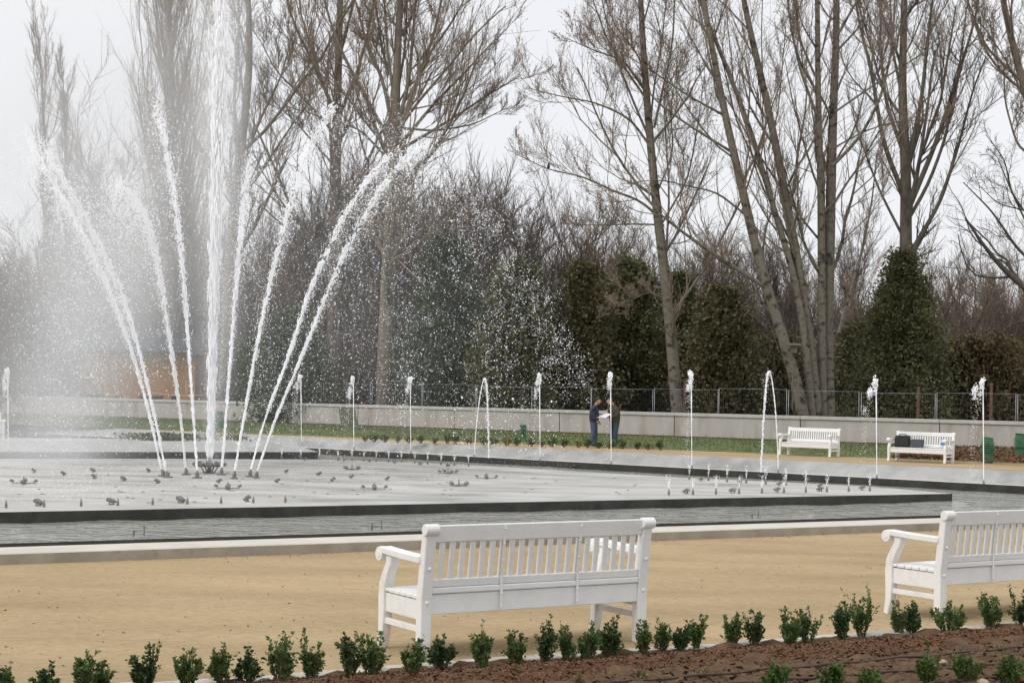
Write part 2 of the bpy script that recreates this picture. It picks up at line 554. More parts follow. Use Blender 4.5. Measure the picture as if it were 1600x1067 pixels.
# ground: one sheet with the pool cut out
bm = bmesh.new()
ov = [bm.verts.new((x, y, 0)) for x, y in ((-700, -120), (700, -120), (700, 1200), (-700, 1200))]
hv = [bm.verts.new((p[0], p[1], 0)) for p in POOL_TOP]
es = [bm.edges.new((l[i - 1], l[i])) for l in (ov, hv) for i in range(4)]
bmesh.ops.triangle_fill(bm, use_beauty=True, use_dissolve=False, edges=es)
for f in bm.faces:
    if f.normal.z < 0: f.normal_flip()
me = bpy.data.meshes.new('ground')
bm.to_mesh(me)
bm.free()
struct(link_mesh('ground', me, M['sand']))

# sloping bank, lip and dark inner wall of the pool
t_ = POOL_TOP
r1 = inset(t_, SG * 0.55)
r2 = inset(t_, SG * 0.70)
mb = MB()


def ring(mb, a, za, b_, zb):
    n = len(a)
    for i in range(n):
        j = (i + 1) % n
        mb.add([(a[i][0], a[i][1], za), (a[j][0], a[j][1], za), (b_[j][0], b_[j][1], zb), (b_[i][0], b_[i][1], zb)], [(0, 1, 2, 3)])


ring(mb, t_, 0.0, r1, -0.365)
struct(mb.build('pool_bank', M['wet_bank']))
mb = MB()
ring(mb, r1, -0.365, r2, -0.38)
struct(mb.build('pool_lip', M['coping_top']))
mb = MB()
ring(mb, r2, -0.382, r2, -1.3)
mb.add([(p[0], p[1], -1.3) for p in r2], [(0, 1, 2, 3)])
struct(mb.build('pool_basin', M['wet']))

# near kerb: pale top, dark wet inner strip
mb = MB()
L_ = 62.0
mb.box(0, L_, 0, COPW - 0.30, -0.05, 0.12)
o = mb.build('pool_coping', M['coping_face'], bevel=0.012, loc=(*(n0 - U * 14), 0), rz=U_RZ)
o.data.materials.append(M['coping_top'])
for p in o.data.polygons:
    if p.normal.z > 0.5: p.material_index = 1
struct(o)
mb = MB()
mb.box(0, L_, COPW - 0.30, COPW + 0.12, -0.05, 0.1185)
struct(mb.build('wet_coping_strip', M['dark_lip'], loc=(*(n0 - U * 14), 0), rz=U_RZ))

# water
nu, nv, sp = 224, 168, 0.40
uu, vv = np.meshgrid(np.arange(nu) * sp - 42, np.arange(nv) * sp + 0.4)
zz = np.zeros_like(uu)
for k in range(26):
    a = RNG.uniform(0, 2 * math.pi)
    wl_ = RNG.uniform(0.9, 2.6)
    zz += 0.0014 * wl_ * np.sin((uu * math.cos(a) + vv * math.sin(a)) * 2 * math.pi / wl_ + RNG.uniform(0, 6.28))
base = n0 + Nn * COPW
xs = base[0] + U[0] * uu + Nn[0] * vv
ys = base[1] + U[1] * uu + Nn[1] * vv
vs = np.stack([xs, ys, zz - 0.60], -1).reshape(-1, 3)
idx = np.arange(nu * nv).reshape(nv, nu)
fs = np.stack([idx[:-1, :-1], idx[:-1, 1:], idx[1:, 1:], idx[1:, :-1]], -1).reshape(-1, 4)
struct(link_mesh('water', np_mesh('water', vs, fs, True), M['water']))

# fountain slab (island)
ZI = -0.40
i0, i1 = V2(G(0, 800, ZI)), V2(G(1488, 771, ZI))
ISL = [i0 - unit(i1 - i0) * 16, i1]
for px, py in ((1364, 760), (1060, 745.5), (891, 735.5), (756, 727.5), (640, 722), (520, 718.5), (250, 716.5), (0, 716.5)):
    ISL.append(V2(G(px, py, ZI)))
ISL.append(ISL[-1] - U * 16)
mb = MB()
mb.prism_z([tuple(p) for p in ISL], -1.2, ZI)
o = mb.build('fountain_slab', M['wet'], bevel=0.0)
o.data.materials.append(M['slab'])
for p in o.data.polygons:
    if p.normal.z > 0.5: p.material_index = 1
struct(o)

# planted peninsula at the far left
q0, q1 = V2(G(0, 706, -0.35)), V2(G(497, 706, -0.35))
e = unit(q1 - q0)
en = np.array([-e[1], e[0]])
bot = [q0 - e * 30, q1, q1 + en * 4.2 - e * 1.2, q0 - e * 30 + en * 4.2]
top = [p for p in (q0 - e * 30 + en * .7, q1 + en * .6 - e * 1.0, q1 + en * 3.7 - e * 1.7, q0 - e * 30 + en * 3.6)]
mb = MB()
ring(mb, top, -0.004, bot, -0.35)
mb.add([(p[0], p[1], -0.004) for p in top], [(0, 1, 2, 3)])
o = struct(mb.build('planted_peninsula', M['concrete']))
mb = MB()
ring(mb, bot, -0.352, bot, -1.2)
struct(mb.build('peninsula_base', M['wet']))
PEN = (q0, q1, e, en)

# lawn, soil strips, forest floor
wa, wb = V2(D(1505, 700, 66)), V2(D(15, 650, 99))
WD = unit(wb - wa)                           # wall direction to the left
WN = np.array([WD[1], -WD[0]])
if WN[1] < 0: WN = -WN
ga, gb = V2(G(1600, 724)), V2(G(113, 666.6))
gd = unit(gb - ga)
ga2, gb2 = ga - gd * 30, gb + gd * 60
wa2 = wa - WD * 30
wb2 = wb + WD * 60
nu, nv = 260, 14
tt = np.linspace(0, 1, nu)[None, :, None]
ss = np.linspace(0, 1, nv)[:, None, None]
pl = (ga2 * (1 - tt) + gb2 * tt) * (1 - ss) + (wa2 * (1 - tt) + wb2 * tt) * ss
zl = 0.006 + 0.11 * np.minimum(ss[..., 0] * 3, 1) + RNG.uniform(-.012, .012, (nv, nu)) * (ss[..., 0] > 0)
vs = np.concatenate([pl, zl[..., None]], -1).reshape(-1, 3)
idx = np.arange(nu * nv).reshape(nv, nu)
fs = np.stack([idx[:-1, 1:], idx[:-1, :-1], idx[1:, :-1], idx[1:, 1:]], -1).reshape(-1, 4)
struct(link_mesh('lawn', np_mesh('lawn', vs, fs, True), M['grass']))
# grass blades along the lawn
nb = 26000
tb, sb = RNG.uniform(0.05, 0.62, nb), RNG.uniform(0.02, 0.98, nb)
pb = (ga2 * (1 - tb[:, None]) + gb2 * tb[:, None]) * (1 - sb[:, None]) + (wa2 * (1 - tb[:, None]) + wb2 * tb[:, None]) * sb[:, None]
zb = 0.0 + 0.11 * np.minimum(sb * 3, 1)
h = RNG.uniform(.05, .13, nb)
a = RNG.uniform(0, 6.28, nb)
dx, dy = np.cos(a) * .02, np.sin(a) * .02
lean = RNG.normal(0, .03, (nb, 2))
v0 = np.stack([pb[:, 0] - dx, pb[:, 1] - dy, zb], -1)
v1 = np.stack([pb[:, 0] + dx, pb[:, 1] + dy, zb], -1)
v2 = np.stack([pb[:, 0] + lean[:, 0], pb[:, 1] + lean[:, 1], zb + h], -1)
vs = np.stack([v0, v1, v2], 1).reshape(-1, 3)
o = link_mesh('grass', np_mesh('grass', vs, np.arange(nb * 3).reshape(-1, 3)), M['blade'])
set_props(o, 'short green grass on the strip of lawn before the concrete wall', 'grass', kind='stuff')

mb = MB()
for k in range(2):
    pass
s_a, s_b = wa2 - WN * 0.55, wb2 - WN * 0.55
mb.add([(s_a[0], s_a[1], .135), (s_b[0], s_b[1], .135), (wb2[0], wb2[1], .15), (wa2[0], wa2[1], .15)], [(3, 2, 1, 0)])
struct(mb.build('bare_soil_strip', M['mulch_base']))
mb = MB()
fa, fb = wa2 + WN * 0.3, wb2 + WN * 0.3
mb.add([(*(fa - WD * 200), .10), (*(fb + WD * 200), .10), (*(fb + WD * 300 + WN * 700), .3), (*(fa - WD * 500 + WN * 700), .3)], [(3, 2, 1, 0)])
struct(mb.build('forest_floor', M['forest']))

# ------------------------------------------------------------------ foreground bed
e0, e1 = V2(G(540, 1054.5)), V2(G(1600, 978.5))
EU = unit(e1 - e0)
EN = np.array([EU[1], -EU[0]])               # towards the camera
E_RZ = math.atan2(EU[1], EU[0])


def bed(u, v):                               # u along the edging from e0, v towards the camera
    return e0 + EU * u + EN * v


nu, nv = 330, 56
us, vs_ = np.linspace(-5, 16, nu), np.linspace(0.06, 3.2, nv)
uu, vv = np.meshgrid(us, vs_)


def lumps(u, v, seed, n=30, lo=.08, hi=.5):
    r = np.random.default_rng(seed)
    z = np.zeros_like(u)
    for k in range(n):
        a = r.uniform(0, 6.28)
        l = r.uniform(lo, hi)
        z += l * np.sin((u * math.cos(a) + v * math.sin(a)) * 6.28 / l + r.uniform(0, 6.28))
    return z / n


zz = 0.02 + lumps(uu, vv, 3) * 0.35 + RNG.uniform(-.008, .008, uu.shape)
zz = np.clip(zz, -0.02, .1) + 0.01
xs = e0[0] + EU[0] * uu + EN[0] * vv
ys = e0[1] + EU[1] * uu + EN[1] * vv
idx = np.arange(nu * nv).reshape(nv, nu)
fs = np.stack([idx[:-1, 1:], idx[:-1, :-1], idx[1:, :-1], idx[1:, 1:]], -1).reshape(-1, 4)
struct(link_mesh('soil_bed', np_mesh('soil_bed', np.stack([xs, ys, zz], -1).reshape(-1, 3), fs, True), M['soil']))
mb = MB()
c_ = [bed(-40, 3.1), bed(40, 3.1), bed(40, 30), bed(-40, 30)]
mb.add([(*p, .012) for p in c_], [(3, 2, 1, 0)])
struct(mb.build('soil_ground', M['soil']))
# mulch layer
nv2 = 16
us2, vs2 = np.linspace(-5, 16, 420), np.linspace(0.05, 1.0, nv2)
uu, vv = np.meshgrid(us2, vs2)
zz = 0.05 * np.clip((0.80 + 0.12 * np.sin(uu * 2.1) - vv) * 4, -0.9, 1) * np.clip((vv - .08) * 2.2, 0.0, 1) + 0.016 + RNG.uniform(-.005, .005, uu.shape)
xs = e0[0] + EU[0] * uu + EN[0] * vv
ys = e0[1] + EU[1] * uu + EN[1] * vv
idx = np.arange(420 * nv2).reshape(nv2, 420)
fs = np.stack([idx[:-1, 1:], idx[:-1, :-1], idx[1:, :-1], idx[1:, 1:]], -1).reshape(-1, 4)
struct(link_mesh('mulch_bed', np_mesh('mulch_bed', np.stack([xs, ys, zz], -1).reshape(-1, 3), fs, True), M['mulch_base']))


def chips(name, pos, size, material, flat=0.35, asp=2.2, seed=1):
    """scattered 5-sided slivers"""
    r = np.random.default_rng(seed)
    n = len(pos)
    a = r.uniform(0, 6.28, n)
    t = r.normal(0, flat, n)
    ax = np.stack([np.cos(a) * np.cos(t), np.sin(a) * np.cos(t), np.sin(t)], -1)
    bx_ = np.stack([-np.sin(a), np.cos(a), r.normal(0, flat, n)], -1)
    cx_ = np.cross(ax, bx_)
    s = (size * r.uniform(.5, 1.4, n))[:, None]
    l, w_, h_ = s, s / asp, s * .22
    P = np.stack([pos - ax * l - bx_ * w_ * .6, pos + ax * l * .8 - bx_ * w_, pos + ax * l + bx_ * w_ * .7, pos - ax * l * .7 + bx_ * w_, pos + cx_ * h_], 1)
    f = np.array([[0, 1, 4], [1, 2, 4], [2, 3, 4], [3, 0, 4]])
    fs = (np.arange(n)[:, None, None] * 5 + f).reshape(-1, 3)
    return link_mesh(name, np_mesh(name, P.reshape(-1, 3), fs), material)


n = 26000
u_ = RNG.uniform(-4.5, 15.5, n)
v_ = np.abs(RNG.beta(1.1, 1.3, n)) * 1.0 + .09
z_ = 0.017 + 0.05 * np.clip((0.80 + 0.12 * np.sin(u_ * 2.1) - v_) * 4, -0.2, 1) * np.clip((v_ - .08) * 2.2, .0, 1) + RNG.uniform(0, .008, n)
pos = np.stack([e0[0] + EU[0] * u_ + EN[0] * v_, e0[1] + EU[1] * u_ + EN[1] * v_, z_], -1)
o = chips('bark_mulch', pos, 0.015, M['mulch'], flat=.45, seed=4)
set_props(o, 'red brown bark mulch spread along the front planting bed', 'mulch', kind='stuff')
n = 11000
u_, v_ = RNG.uniform(-2, 15.5, n), RNG.uniform(.75, 3.1, n)
pos = np.stack([e0[0] + EU[0] * u_ + EN[0] * v_, e0[1] + EU[1] * u_ + EN[1] * v_, .035 + RNG.uniform(-.012, .02, n)], -1)
o = chips('soil_clods', pos, 0.017, M['clod'], flat=.5, asp=1.2, seed=5)
set_props(o, 'crumbly brown soil clods in the planting bed', 'soil', kind='stuff')

# edging stones between sand and mulch
root = empty('stone_edging', (*e0, 0), E_RZ, 'thin pale stone edging between the sand path and the mulch', 'edging')
x = -5.0
k = 0
while x < 15.5:
    l = random.uniform(.42, .62)
    mb = MB()
    j = random.uniform(-.012, .012)
    mb.box(x, x + l - .012, -0.085 + j, .08 + j, -0.04, 0.032 + random.uniform(-.006, .012))
    mb.build('edging_stone', M['edging'], root, bevel=.008)
    x += l

# drip hoses
for k, (a, b_, lab) in enumerate((((960, 1066), (1600, 1010), 'brown drip hose lying nearest the mulch edge'),
                                  ((1138, 1068), (1600, 1033), 'brown drip hose in the middle of the soil bed'),
                                  ((1430, 1069), (1600, 1052), 'brown drip hose lowest in the right corner of the bed'))):
    A, B = G(*a, .05), G(*b_, .05)
    B = B + (B - A) * 0.4
    A = A - (B - A) * 0.25
    mb = MB()
    prev = None
    for i in range(41):
        p = A.lerp(B, i / 40) + Vector((0, .012 * math.sin(i * .9 + k), .006 * math.sin(i * 1.7)))
        if prev is not None: mb.cyl(prev, p, .011, n=6, cap=(i in (1, 40)))
        prev = p
    o = mb.build('drip_hose', M['hose'], smooth=True)
    set_props(o, lab, 'hose', 'drip hoses on the soil bed')
# two pale stones in the soil
for k, (px, py, s, lab) in enumerate(((1472, 1034, .035, 'small tan stone between two bushes in the soil bed'), (1536, 1066, .045, 'tan stone at the bottom edge beside the soil bed bush'))):
    p = G(px, py, .05)
    bm = bmesh.new()
    bmesh.ops.create_icosphere(bm, subdivisions=2, radius=s)
    for v in bm.verts:
        v.co *= 1 + random.uniform(-.14, .14)
        v.co.z *= .6
    me = bpy.data.meshes.new('stone')
    bm.to_mesh(me)
    bm.free()
    o = link_mesh('stone', me, M['stone'], loc=p)
    set_props(o, lab, 'stone', 'stones in the soil bed')

# leaf litter on the sand
n = 1300
u_, v_ = RNG.uniform(-9, 26, n), RNG.uniform(0.15, 5.6, n)
pos = np.stack([e0[0] + EU[0] * u_ - EN[0] * v_, e0[1] + EU[1] * u_ - EN[1] * v_, np.full(n, .004)], -1)
n2 = 420
u2 = RNG.choice(np.array([-1.2, 0.5, 3.4, 6.2, 9.4, 10.6, 12.0, 13.1]), n2) + RNG.normal(0, .5, n2)
p2 = n0[None] + U[None] * (u2[:, None] + 4.5) - Nn[None] * np.abs(RNG.normal(0, .16, n2))[:, None]
p2 = np.concatenate([p2, np.full((n2, 1), .006)], 1)
o = chips('leaf_litter', np.concatenate([pos, p2]), 0.0105, M['debris'], flat=.25, asp=1.7, seed=9)
set_props(o, 'scattered dry brown leaf bits on the sand path', 'leaf litter', kind='stuff')

# ------------------------------------------------------------------ boundary wall
HW = 1.11
wl_root = empty('boundary_wall', (wa2[0], wa2[1], 0.05), math.atan2(WD[1], WD[0]), 'long low grey concrete wall with a cap behind the lawn', 'wall')
PL = 6.2
npan = int((np.linalg.norm(wb2 - wa2)) / PL)
sgn = 1 if np.dot(np.array([-WD[1], WD[0]]), WN) > 0 else -1     # local +y is away (1) or near (-1)
for i in range(npan):
    x0, x1 = i * PL + .02, (i + 1) * PL - .02
    off = random.uniform(-.006, .006)
    ya, yb = sorted((off * 1.0, sgn * 0.24))
    mb = MB().box(x0, x1, ya, yb, -0.2, HW - .1)
    mb.build('wall_panel', M['wall'], wl_root, bevel=.01)
    ya, yb = sorted((-sgn * 0.05, sgn * 0.29))
    mb = MB().box(x0 - .012, x1 + .012, ya, yb, HW - .1, HW + .05)
    mb.build('wall_cap', M['wall_cap'], wl_root, bevel=.012)
mb = MB()
ya, yb = sorted((sgn * .05, sgn * .2))
mb.box(0, npan * PL, ya, yb, -.2, HW - .12)
mb.build('wall_core', M['wet'], wl_root)

# ------------------------------------------------------------------ site fence behind the wall
FP = 3.4
fs0 = wa + WN * 1.3 - WD * 12
nf = 20
for i in range(nf):
    p = fs0 + WD * (i * FP)
    ang = math.atan2(WD[1], WD[0]) + random.uniform(-.035, .035)
    root = empty('fence_panel', (p[0], p[1], .28 + random.uniform(-.05, .05)), ang,
                 'wire mesh site fence panel behind the wall, %s from the right' % ordn(i), 'fence panel', 'site fence panels behind the wall')
    for x in (0.04, FP - .06):
        MB().cyl((x, 0, -.3), (x, 0, 2.05), .016, n=8).build('post', M['steel'], root, smooth=True)
    for z in (0.15, 2.03):
        MB().cyl((.04, 0, z), (FP - .06, 0, z), .010, n=6).build('rail', M['steel'], root, smooth=True)
    mb = MB()
    for k in range(1, 30):
        x = .04 + k * (FP - .1) / 30
        mb.cyl((x, 0, .15), (x, 0, 2.03), .0011, n=3, cap=False)
    for k in range(1, 8):
        z = .15 + k * 1.88 / 8
        mb.cyl((.04, 0, z), (FP - .06, 0, z), .0011, n=3, cap=False)
    mb.build('wire_mesh', M['steel'], root)
for px, pt, lab in ((1069, 598, 'red brown wooden stake standing beside the pale trunk behind the wall'),
                    (1434, 606, 'weathered wooden stake at the fence below the tall conifer'),
                    (1548, 600, 'red brown wooden stake nearest the right picture edge')):
    Yd = F / (25.3 + (px - 15) * .00846) + 1.9
    p = D(px, 650, Yd)
    t_z = D(px, pt, Yd).z
    mb = MB()
    mb.cyl((0, 0, -.3), (.02, 0, t_z - .1), .075, .065, n=8)
    mb.cyl((.02, 0, t_z - .1), (.02, 0, t_z - .06), .065, .03, n=8)
    o = mb.build('wooden_stake', M['stake'], loc=(p.x, p.y, .1), smooth=False)
    set_props(o, lab, 'stake', 'wooden stakes by the fence')
# ------------------------------------------------------------------ benches
BL = 1.98


def make_bench():
    r = empty('garden_bench', (0, 0, 0))
    wp = M['white_paint']

    def yb(z):                                # back leans away from the seat above z=.42
        return -max(0, z - .42) * .13
    # rear posts with rolled tops
    for x in (0, BL - .085):
        line = [(0.012, 0), (0.0, .12), (0.0, .42), (yb(.65), .65), (yb(.9), .90)]
        MB().ribbon_x(line, [.062, .075, .08, .075, .066], x, x + .085).build('rear_post', wp, r, bevel=.006)
        c = (yb(.92) - .018, .915)
        mb = MB().cyl((x - .012, c[0], c[1]), (x + .097, c[0], c[1]), .042, n=18)
        o = mb.build('post_scroll', wp, r, bevel=.004)
        for z, yy in ((.64, -.04), (.40, -.04)):
            MB().lathe([(.014, 0), (.013, .006), (.006, .011)], n=10).build('bolt', wp, r).matrix_local = \
                Matrix.Translation((x + .045, yb(z) + yy, z)) @ Matrix.Rotation(math.pi / 2, 4, 'X')
    # top rail, lower rail, skirt
    MB().prism_x([(yb(.825) - .02, .825), (yb(.825) + .018, .825), (yb(.945) + .018, .945), (yb(.945) - .02, .945)], .085, BL - .085).build('top_rail', wp, r, bevel=.006)
    MB().prism_x([(yb(.505) - .02, .505), (yb(.505) + .02, .505), (yb(.562) + .02, .562), (yb(.562) - .02, .562)], .085, BL - .085).build('lower_rail', wp, r, bevel=.005)
    MB().box(.085, BL - .085, -.042, .03, .462, .503).build('seat_ledge', wp, r, bevel=.006)
    MB().box(.085, BL - .085, -.025, .012, .315, .455).build('back_apron', wp, r, bevel=.004)
    # slats and the two flat straps
    n = 21
    for i in range(n):
        x = .115 + (BL - .23) * (i + .5) / n
        if i in (6, 14):
            line = [(-.0455, .335), (-.0455, .47), (yb(.56) - .025, .56), (yb(.93) - .0235, .93)]
            st = MB().ribbon_x(line, [.005] * 4, x - .010, x + .010).build('strap', wp, r)
            for z in (.35, .44, .52, .68, .80, .91):
                MB().lathe([(.008, 0), (.007, .005), (.003, .008)], n=8).build('screw', wp, st).matrix_local = \
                    Matrix.Translation((x, (yb(z) - .026) if z > .5 else -.047, z)) @ Matrix.Rotation(math.pi / 2, 4, 'X')
        z0, z1 = .55, .835
        MB().prism_x([(yb(z0) - .011, z0), (yb(z0) + .011, z0), (yb(z1) + .011, z1), (yb(z1) - .011, z1)], x - .02, x + .02).build('slat', wp, r, bevel=.003)
    # seat boards
    for i in range(6):
        y0 = .045 + i * .088
        MB().box(.012, BL - .012, y0, y0 + .080, .418 + .004 * (i == 5) , .448).build('seat_board', wp, r, bevel=.006)
    MB().box(.07, BL - .07, .525, .56, .285, .415).build('front_apron', wp, r, bevel=.004)
    # front legs, arms, side aprons, stretchers
    for x in (0.0, BL - .075):
        line = [(.60, 0), (.572, .12), (.566, .25), (.570, .38), (.560, .47), (.515, .56), (.468, .63), (.462, .69)]
        MB().ribbon_x(line, [.055, .066, .078, .085, .085, .075, .072, .085], x, x + .075).build('front_leg', wp, r, bevel=.006)
        y1 = .588
        line = [(yb(.69) + .02, .700), (.25, .705), (.48, .715), (y1, .722)]
        arm = MB().ribbon_x(line, [.052, .05, .048, .046], x - .014, x + .089).build('armrest', wp, r, bevel=.006)
        MB().cyl((x - .016, y1 + .004, .688), (x + .091, y1 + .004, .688), .052, n=18).build('arm_scroll', wp, arm, bevel=.004)
        MB().cyl((x - .020, y1 + .004, .688), (x + .095, y1 + .004, .688), .028, n=14).build('scroll_eye', wp, arm, bevel=.003)
        MB().box(x + .02, x + .055, .042, .528, .275, .412).build('side_apron', wp, r, bevel=.004)
        MB().box(x + .02, x + .056, .035, .54, .185, .230).build('stretcher', wp, r, bevel=.004)
    return r


bench0 = make_bench()


def put_bench(first, p, rz, label, grp):
    o = bench0 if first else copy_tree(bench0)
    o.location = (p[0], p[1], p[2] if len(p) > 2 else 0)
    o.rotation_euler = (0, 0, rz)
    set_props(o, label, 'bench', grp)
    return o


b1 = G(652, 1031)
b1r = G(1019, 1001)
B_RZ = math.atan2(b1r.y - b1.y, b1r.x - b1.x)
put_bench(True, b1, B_RZ, 'whole white wooden bench seen from behind in the foreground centre', 'white benches with backs to the camera')
put_bench(False, G(1463, 972), B_RZ, 'white wooden bench seen from behind, cut off by the right picture edge', 'white benches with backs to the camera')
fr = -Nw
F_RZ = math.atan2(-fr[0], fr[1])              # local x so that local y = fr
ex = np.array([fr[1], -fr[0]])
farb = []
for (xr, yr), lab in (((1298, 714.5), 'empty white bench facing the pool before the far wall'),
                      ((1478, 724.5), 'white bench across the pool with a black bag and bottles on it')):
    q = V2(G(xr, yr)) - fr * .575 - np.array([0, 0])
    farb.append(q)
    put_bench(False, (q[0], q[1], 0.004), F_RZ, lab, 'white benches across the pool')
fl = -PEN[3]
q = V2(G(13, 692)) - fl * .575 + PEN[3] * .6
put_bench(False, (q[0], q[1], 0.0), math.atan2(-fl[0], fl[1]), 'white bench end showing at the left picture edge across the water', 'white benches across the pool')

# things on the far right bench (local frame of that bench)
bq = farb[1]


def on_bench(lx, ly, lz): return (bq[0] + ex[0] * lx + fr[0] * ly, bq[1] + ex[1] * lx + fr[1] * ly, lz + .004)


root = empty('shoulder_bag', on_bench(1.62, .27, .449), F_RZ + .25, 'black shoulder bag leaning on the left end of the bench', 'bag')
MB().prism_x([(-.09, 0), (.10, 0), (.03, .36), (-.12, .38)], -.24, .24).build('bag_body', M['black_bag'], root, bevel=.03)
MB().prism_x([(.102, .05), (.112, .05), (.062, .31), (.052, .31)], -.20, .20).build('flap', M['black_bag'], root, bevel=.004)
mb = MB()
for i in range(8):
    a0, a1 = math.pi * i / 8, math.pi * (i + 1) / 8
    mb.cyl((.13 * math.cos(a0), -.05, .37 + .05 * math.sin(a0)), (.13 * math.cos(a1), -.05, .37 + .05 * math.sin(a1)), .012, n=6)
mb.build('handle', M['black_bag'], root)
root = empty('laptop_case', on_bench(1.12, .30, .449), F_RZ - .05, 'dark grey flat case standing beside the black bag', 'case')
MB().prism_x([(-.02, 0), (.03, 0), (-.04, .27), (-.09, .27)], -.23, .23).build('case_body', M['grey_case'], root, bevel=.01)
MB().prism_x([(.031, .02), (.036, .02), (-.028, .25), (-.033, .25)], -.20, .20).build('front_panel', M['grey_case'], root, bevel=.002)
for s in (-1, 1):
    MB().box(s * .15 - .02, s * .15 + .02, .028, .042, .01, .03).build('clasp', M['steel'], root, bevel=.003)
for k, (lx, ly) in enumerate(((.20, .30), (.30, .22))):
    root = empty('water_bottle', on_bench(lx, ly, .449), 0, ['clear water bottle with blue label nearest the right armrest', 'clear water bottle with blue label standing further back on the seat'][k], 'bottle', 'water bottles on the bench')
    MB().lathe([(.03, 0), (.043, .01), (.044, .10), (.040, .14), (.044, .18), (.044, .23), (.016, .29), (.014, .31)], n=14).build('bottle_body', M['bottle'], root, smooth=True)
    MB().lathe([(.0455, .12), (.0455, .20)], n=14).build('label_band', M['blue_label'], root, smooth=True)
    MB().lathe([(.017, .305), (.017, .33)], n=10).build('cap', M['blue_label'], root)

# ------------------------------------------------------------------ green ribbed containers
def make_bin(p, s, label, rz):
    root = empty('ribbed_container', p, rz, label, 'container', 'green ribbed containers on the lawn')
    mb = MB().lathe([(.15 * s, -.05), (.17 * s, .02), (.175 * s, .32 * s), (.16 * s, .34 * s)], n=18)
    mb.build('base_drum', M['bin_green'], root, smooth=False)
    for i in range(5):
        z = (.33 + i * .068) * s
        MB().lathe([(.15 * s, z), (.225 * s, z + .006), (.225 * s, z + .034 * s), (.15 * s, z + .055 * s)], n=18).build('rib', M['bin_green'], root)
    MB().lathe([(.17 * s, .655 * s), (.178 * s, .66 * s), (.170 * s, .76 * s), (.165 * s, .77 * s)], n=18).build('collar', M['bin_green'], root)
    o = MB().lathe([(.175 * s, 0), (.178 * s, .02 * s), (.10 * s, .035 * s)], n=18).build('lid', M['bin_green'], root)
    o.location = (0, 0, .775 * s)
    o.rotation_euler = (.1, .12, 0)


make_bin(G(1543, 722, .03), 1.0, 'green ribbed plastic container beside the right far bench', .3)
make_bin(G(1594, 714, .08), 1.0, 'green ribbed plastic container at the right picture edge', 1.3)
make_bin(G(817, 686, .08), .75, 'green ribbed plastic container on the lawn left of the two people', .8)
make_bin(G(343, 669, .08), .95, 'green ribbed plastic container behind the tall central jet', 2.0)

# leaning mossy board against the wall, with a small frame beside it
root = empty('leaning_board', D(541, 672, 77) , 0, 'dark mossy board leaning sideways before the wall', 'board')
pz = D(541, 672, 77)
root.location = (pz.x, pz.y, 0.08)
zt = D(541, 636, 77).z - .08
mb = MB()
mb.add([(-.18, -.06, -.1), (.62, -.06, -.1), (.62, .06, -.1), (-.18, .06, -.1), (-.48, .5, zt), (.32, .5, zt), (.32, .62, zt), (-.48, .62, zt)],
       [(3, 2, 1, 0), (4, 5, 6, 7), (0, 1, 5, 4), (1, 2, 6, 5), (2, 3, 7, 6), (3, 0, 4, 7)])
mb.build('panel', M['moss_board'], root, bevel=.01)
mb = MB().box(-.2, .66, -.1, .1, -.12, .05)
mb.build('foot', M['moss_board'], root, bevel=.01)
p = D(571, 672, 77)
root = empty('wire_frame', (p.x, p.y, .08), math.atan2(-WD[1], -WD[0]), 'small thin metal frame standing right of the leaning board', 'frame')
for x in (-.18, .18):
    MB().cyl((x, 0, -.05), (x, 0, .52), .012, n=6).build('leg', M['lamp_grey'], root)
MB().cyl((-.18, 0, .52), (.18, 0, .52), .012, n=6).build('top_bar', M['lamp_grey'], root)

# ------------------------------------------------------------------ people
def tubes_np(pts, rad, S=3, close_tip=False):
    """pts (M,P,3), rad (M,P) -> verts, quads"""
    Mn, P, _ = pts.shape
    t = np.gradient(pts, axis=1)
    t /= np.linalg.norm(t, axis=2, keepdims=True) + 1e-9
    ref = np.where(np.abs(t[:, :1, 2:3]) > .8, np.array([1.0, 0, 0]), np.array([0, 0, 1.0]))
    e = np.cross(t, np.broadcast_to(ref, t.shape))
    e /= np.linalg.norm(e, axis=2, keepdims=True) + 1e-9
    g = np.cross(t, e)
    a = np.arange(S) * 2 * math.pi / S
    v = pts[:, :, None, :] + rad[:, :, None, None] * (e[:, :, None, :] * np.cos(a)[None, None, :, None] + g[:, :, None, :] * np.sin(a)[None, None, :, None])
    idx = np.arange(Mn * P * S).reshape(Mn, P, S)
    a0, a1 = idx[:, :-1, :], idx[:, 1:, :]
    f = np.stack([a0, np.roll(a0, -1, 2), np.roll(a1, -1, 2), a1], -1).reshape(-1, 4)
    return v.reshape(-1, 3), f


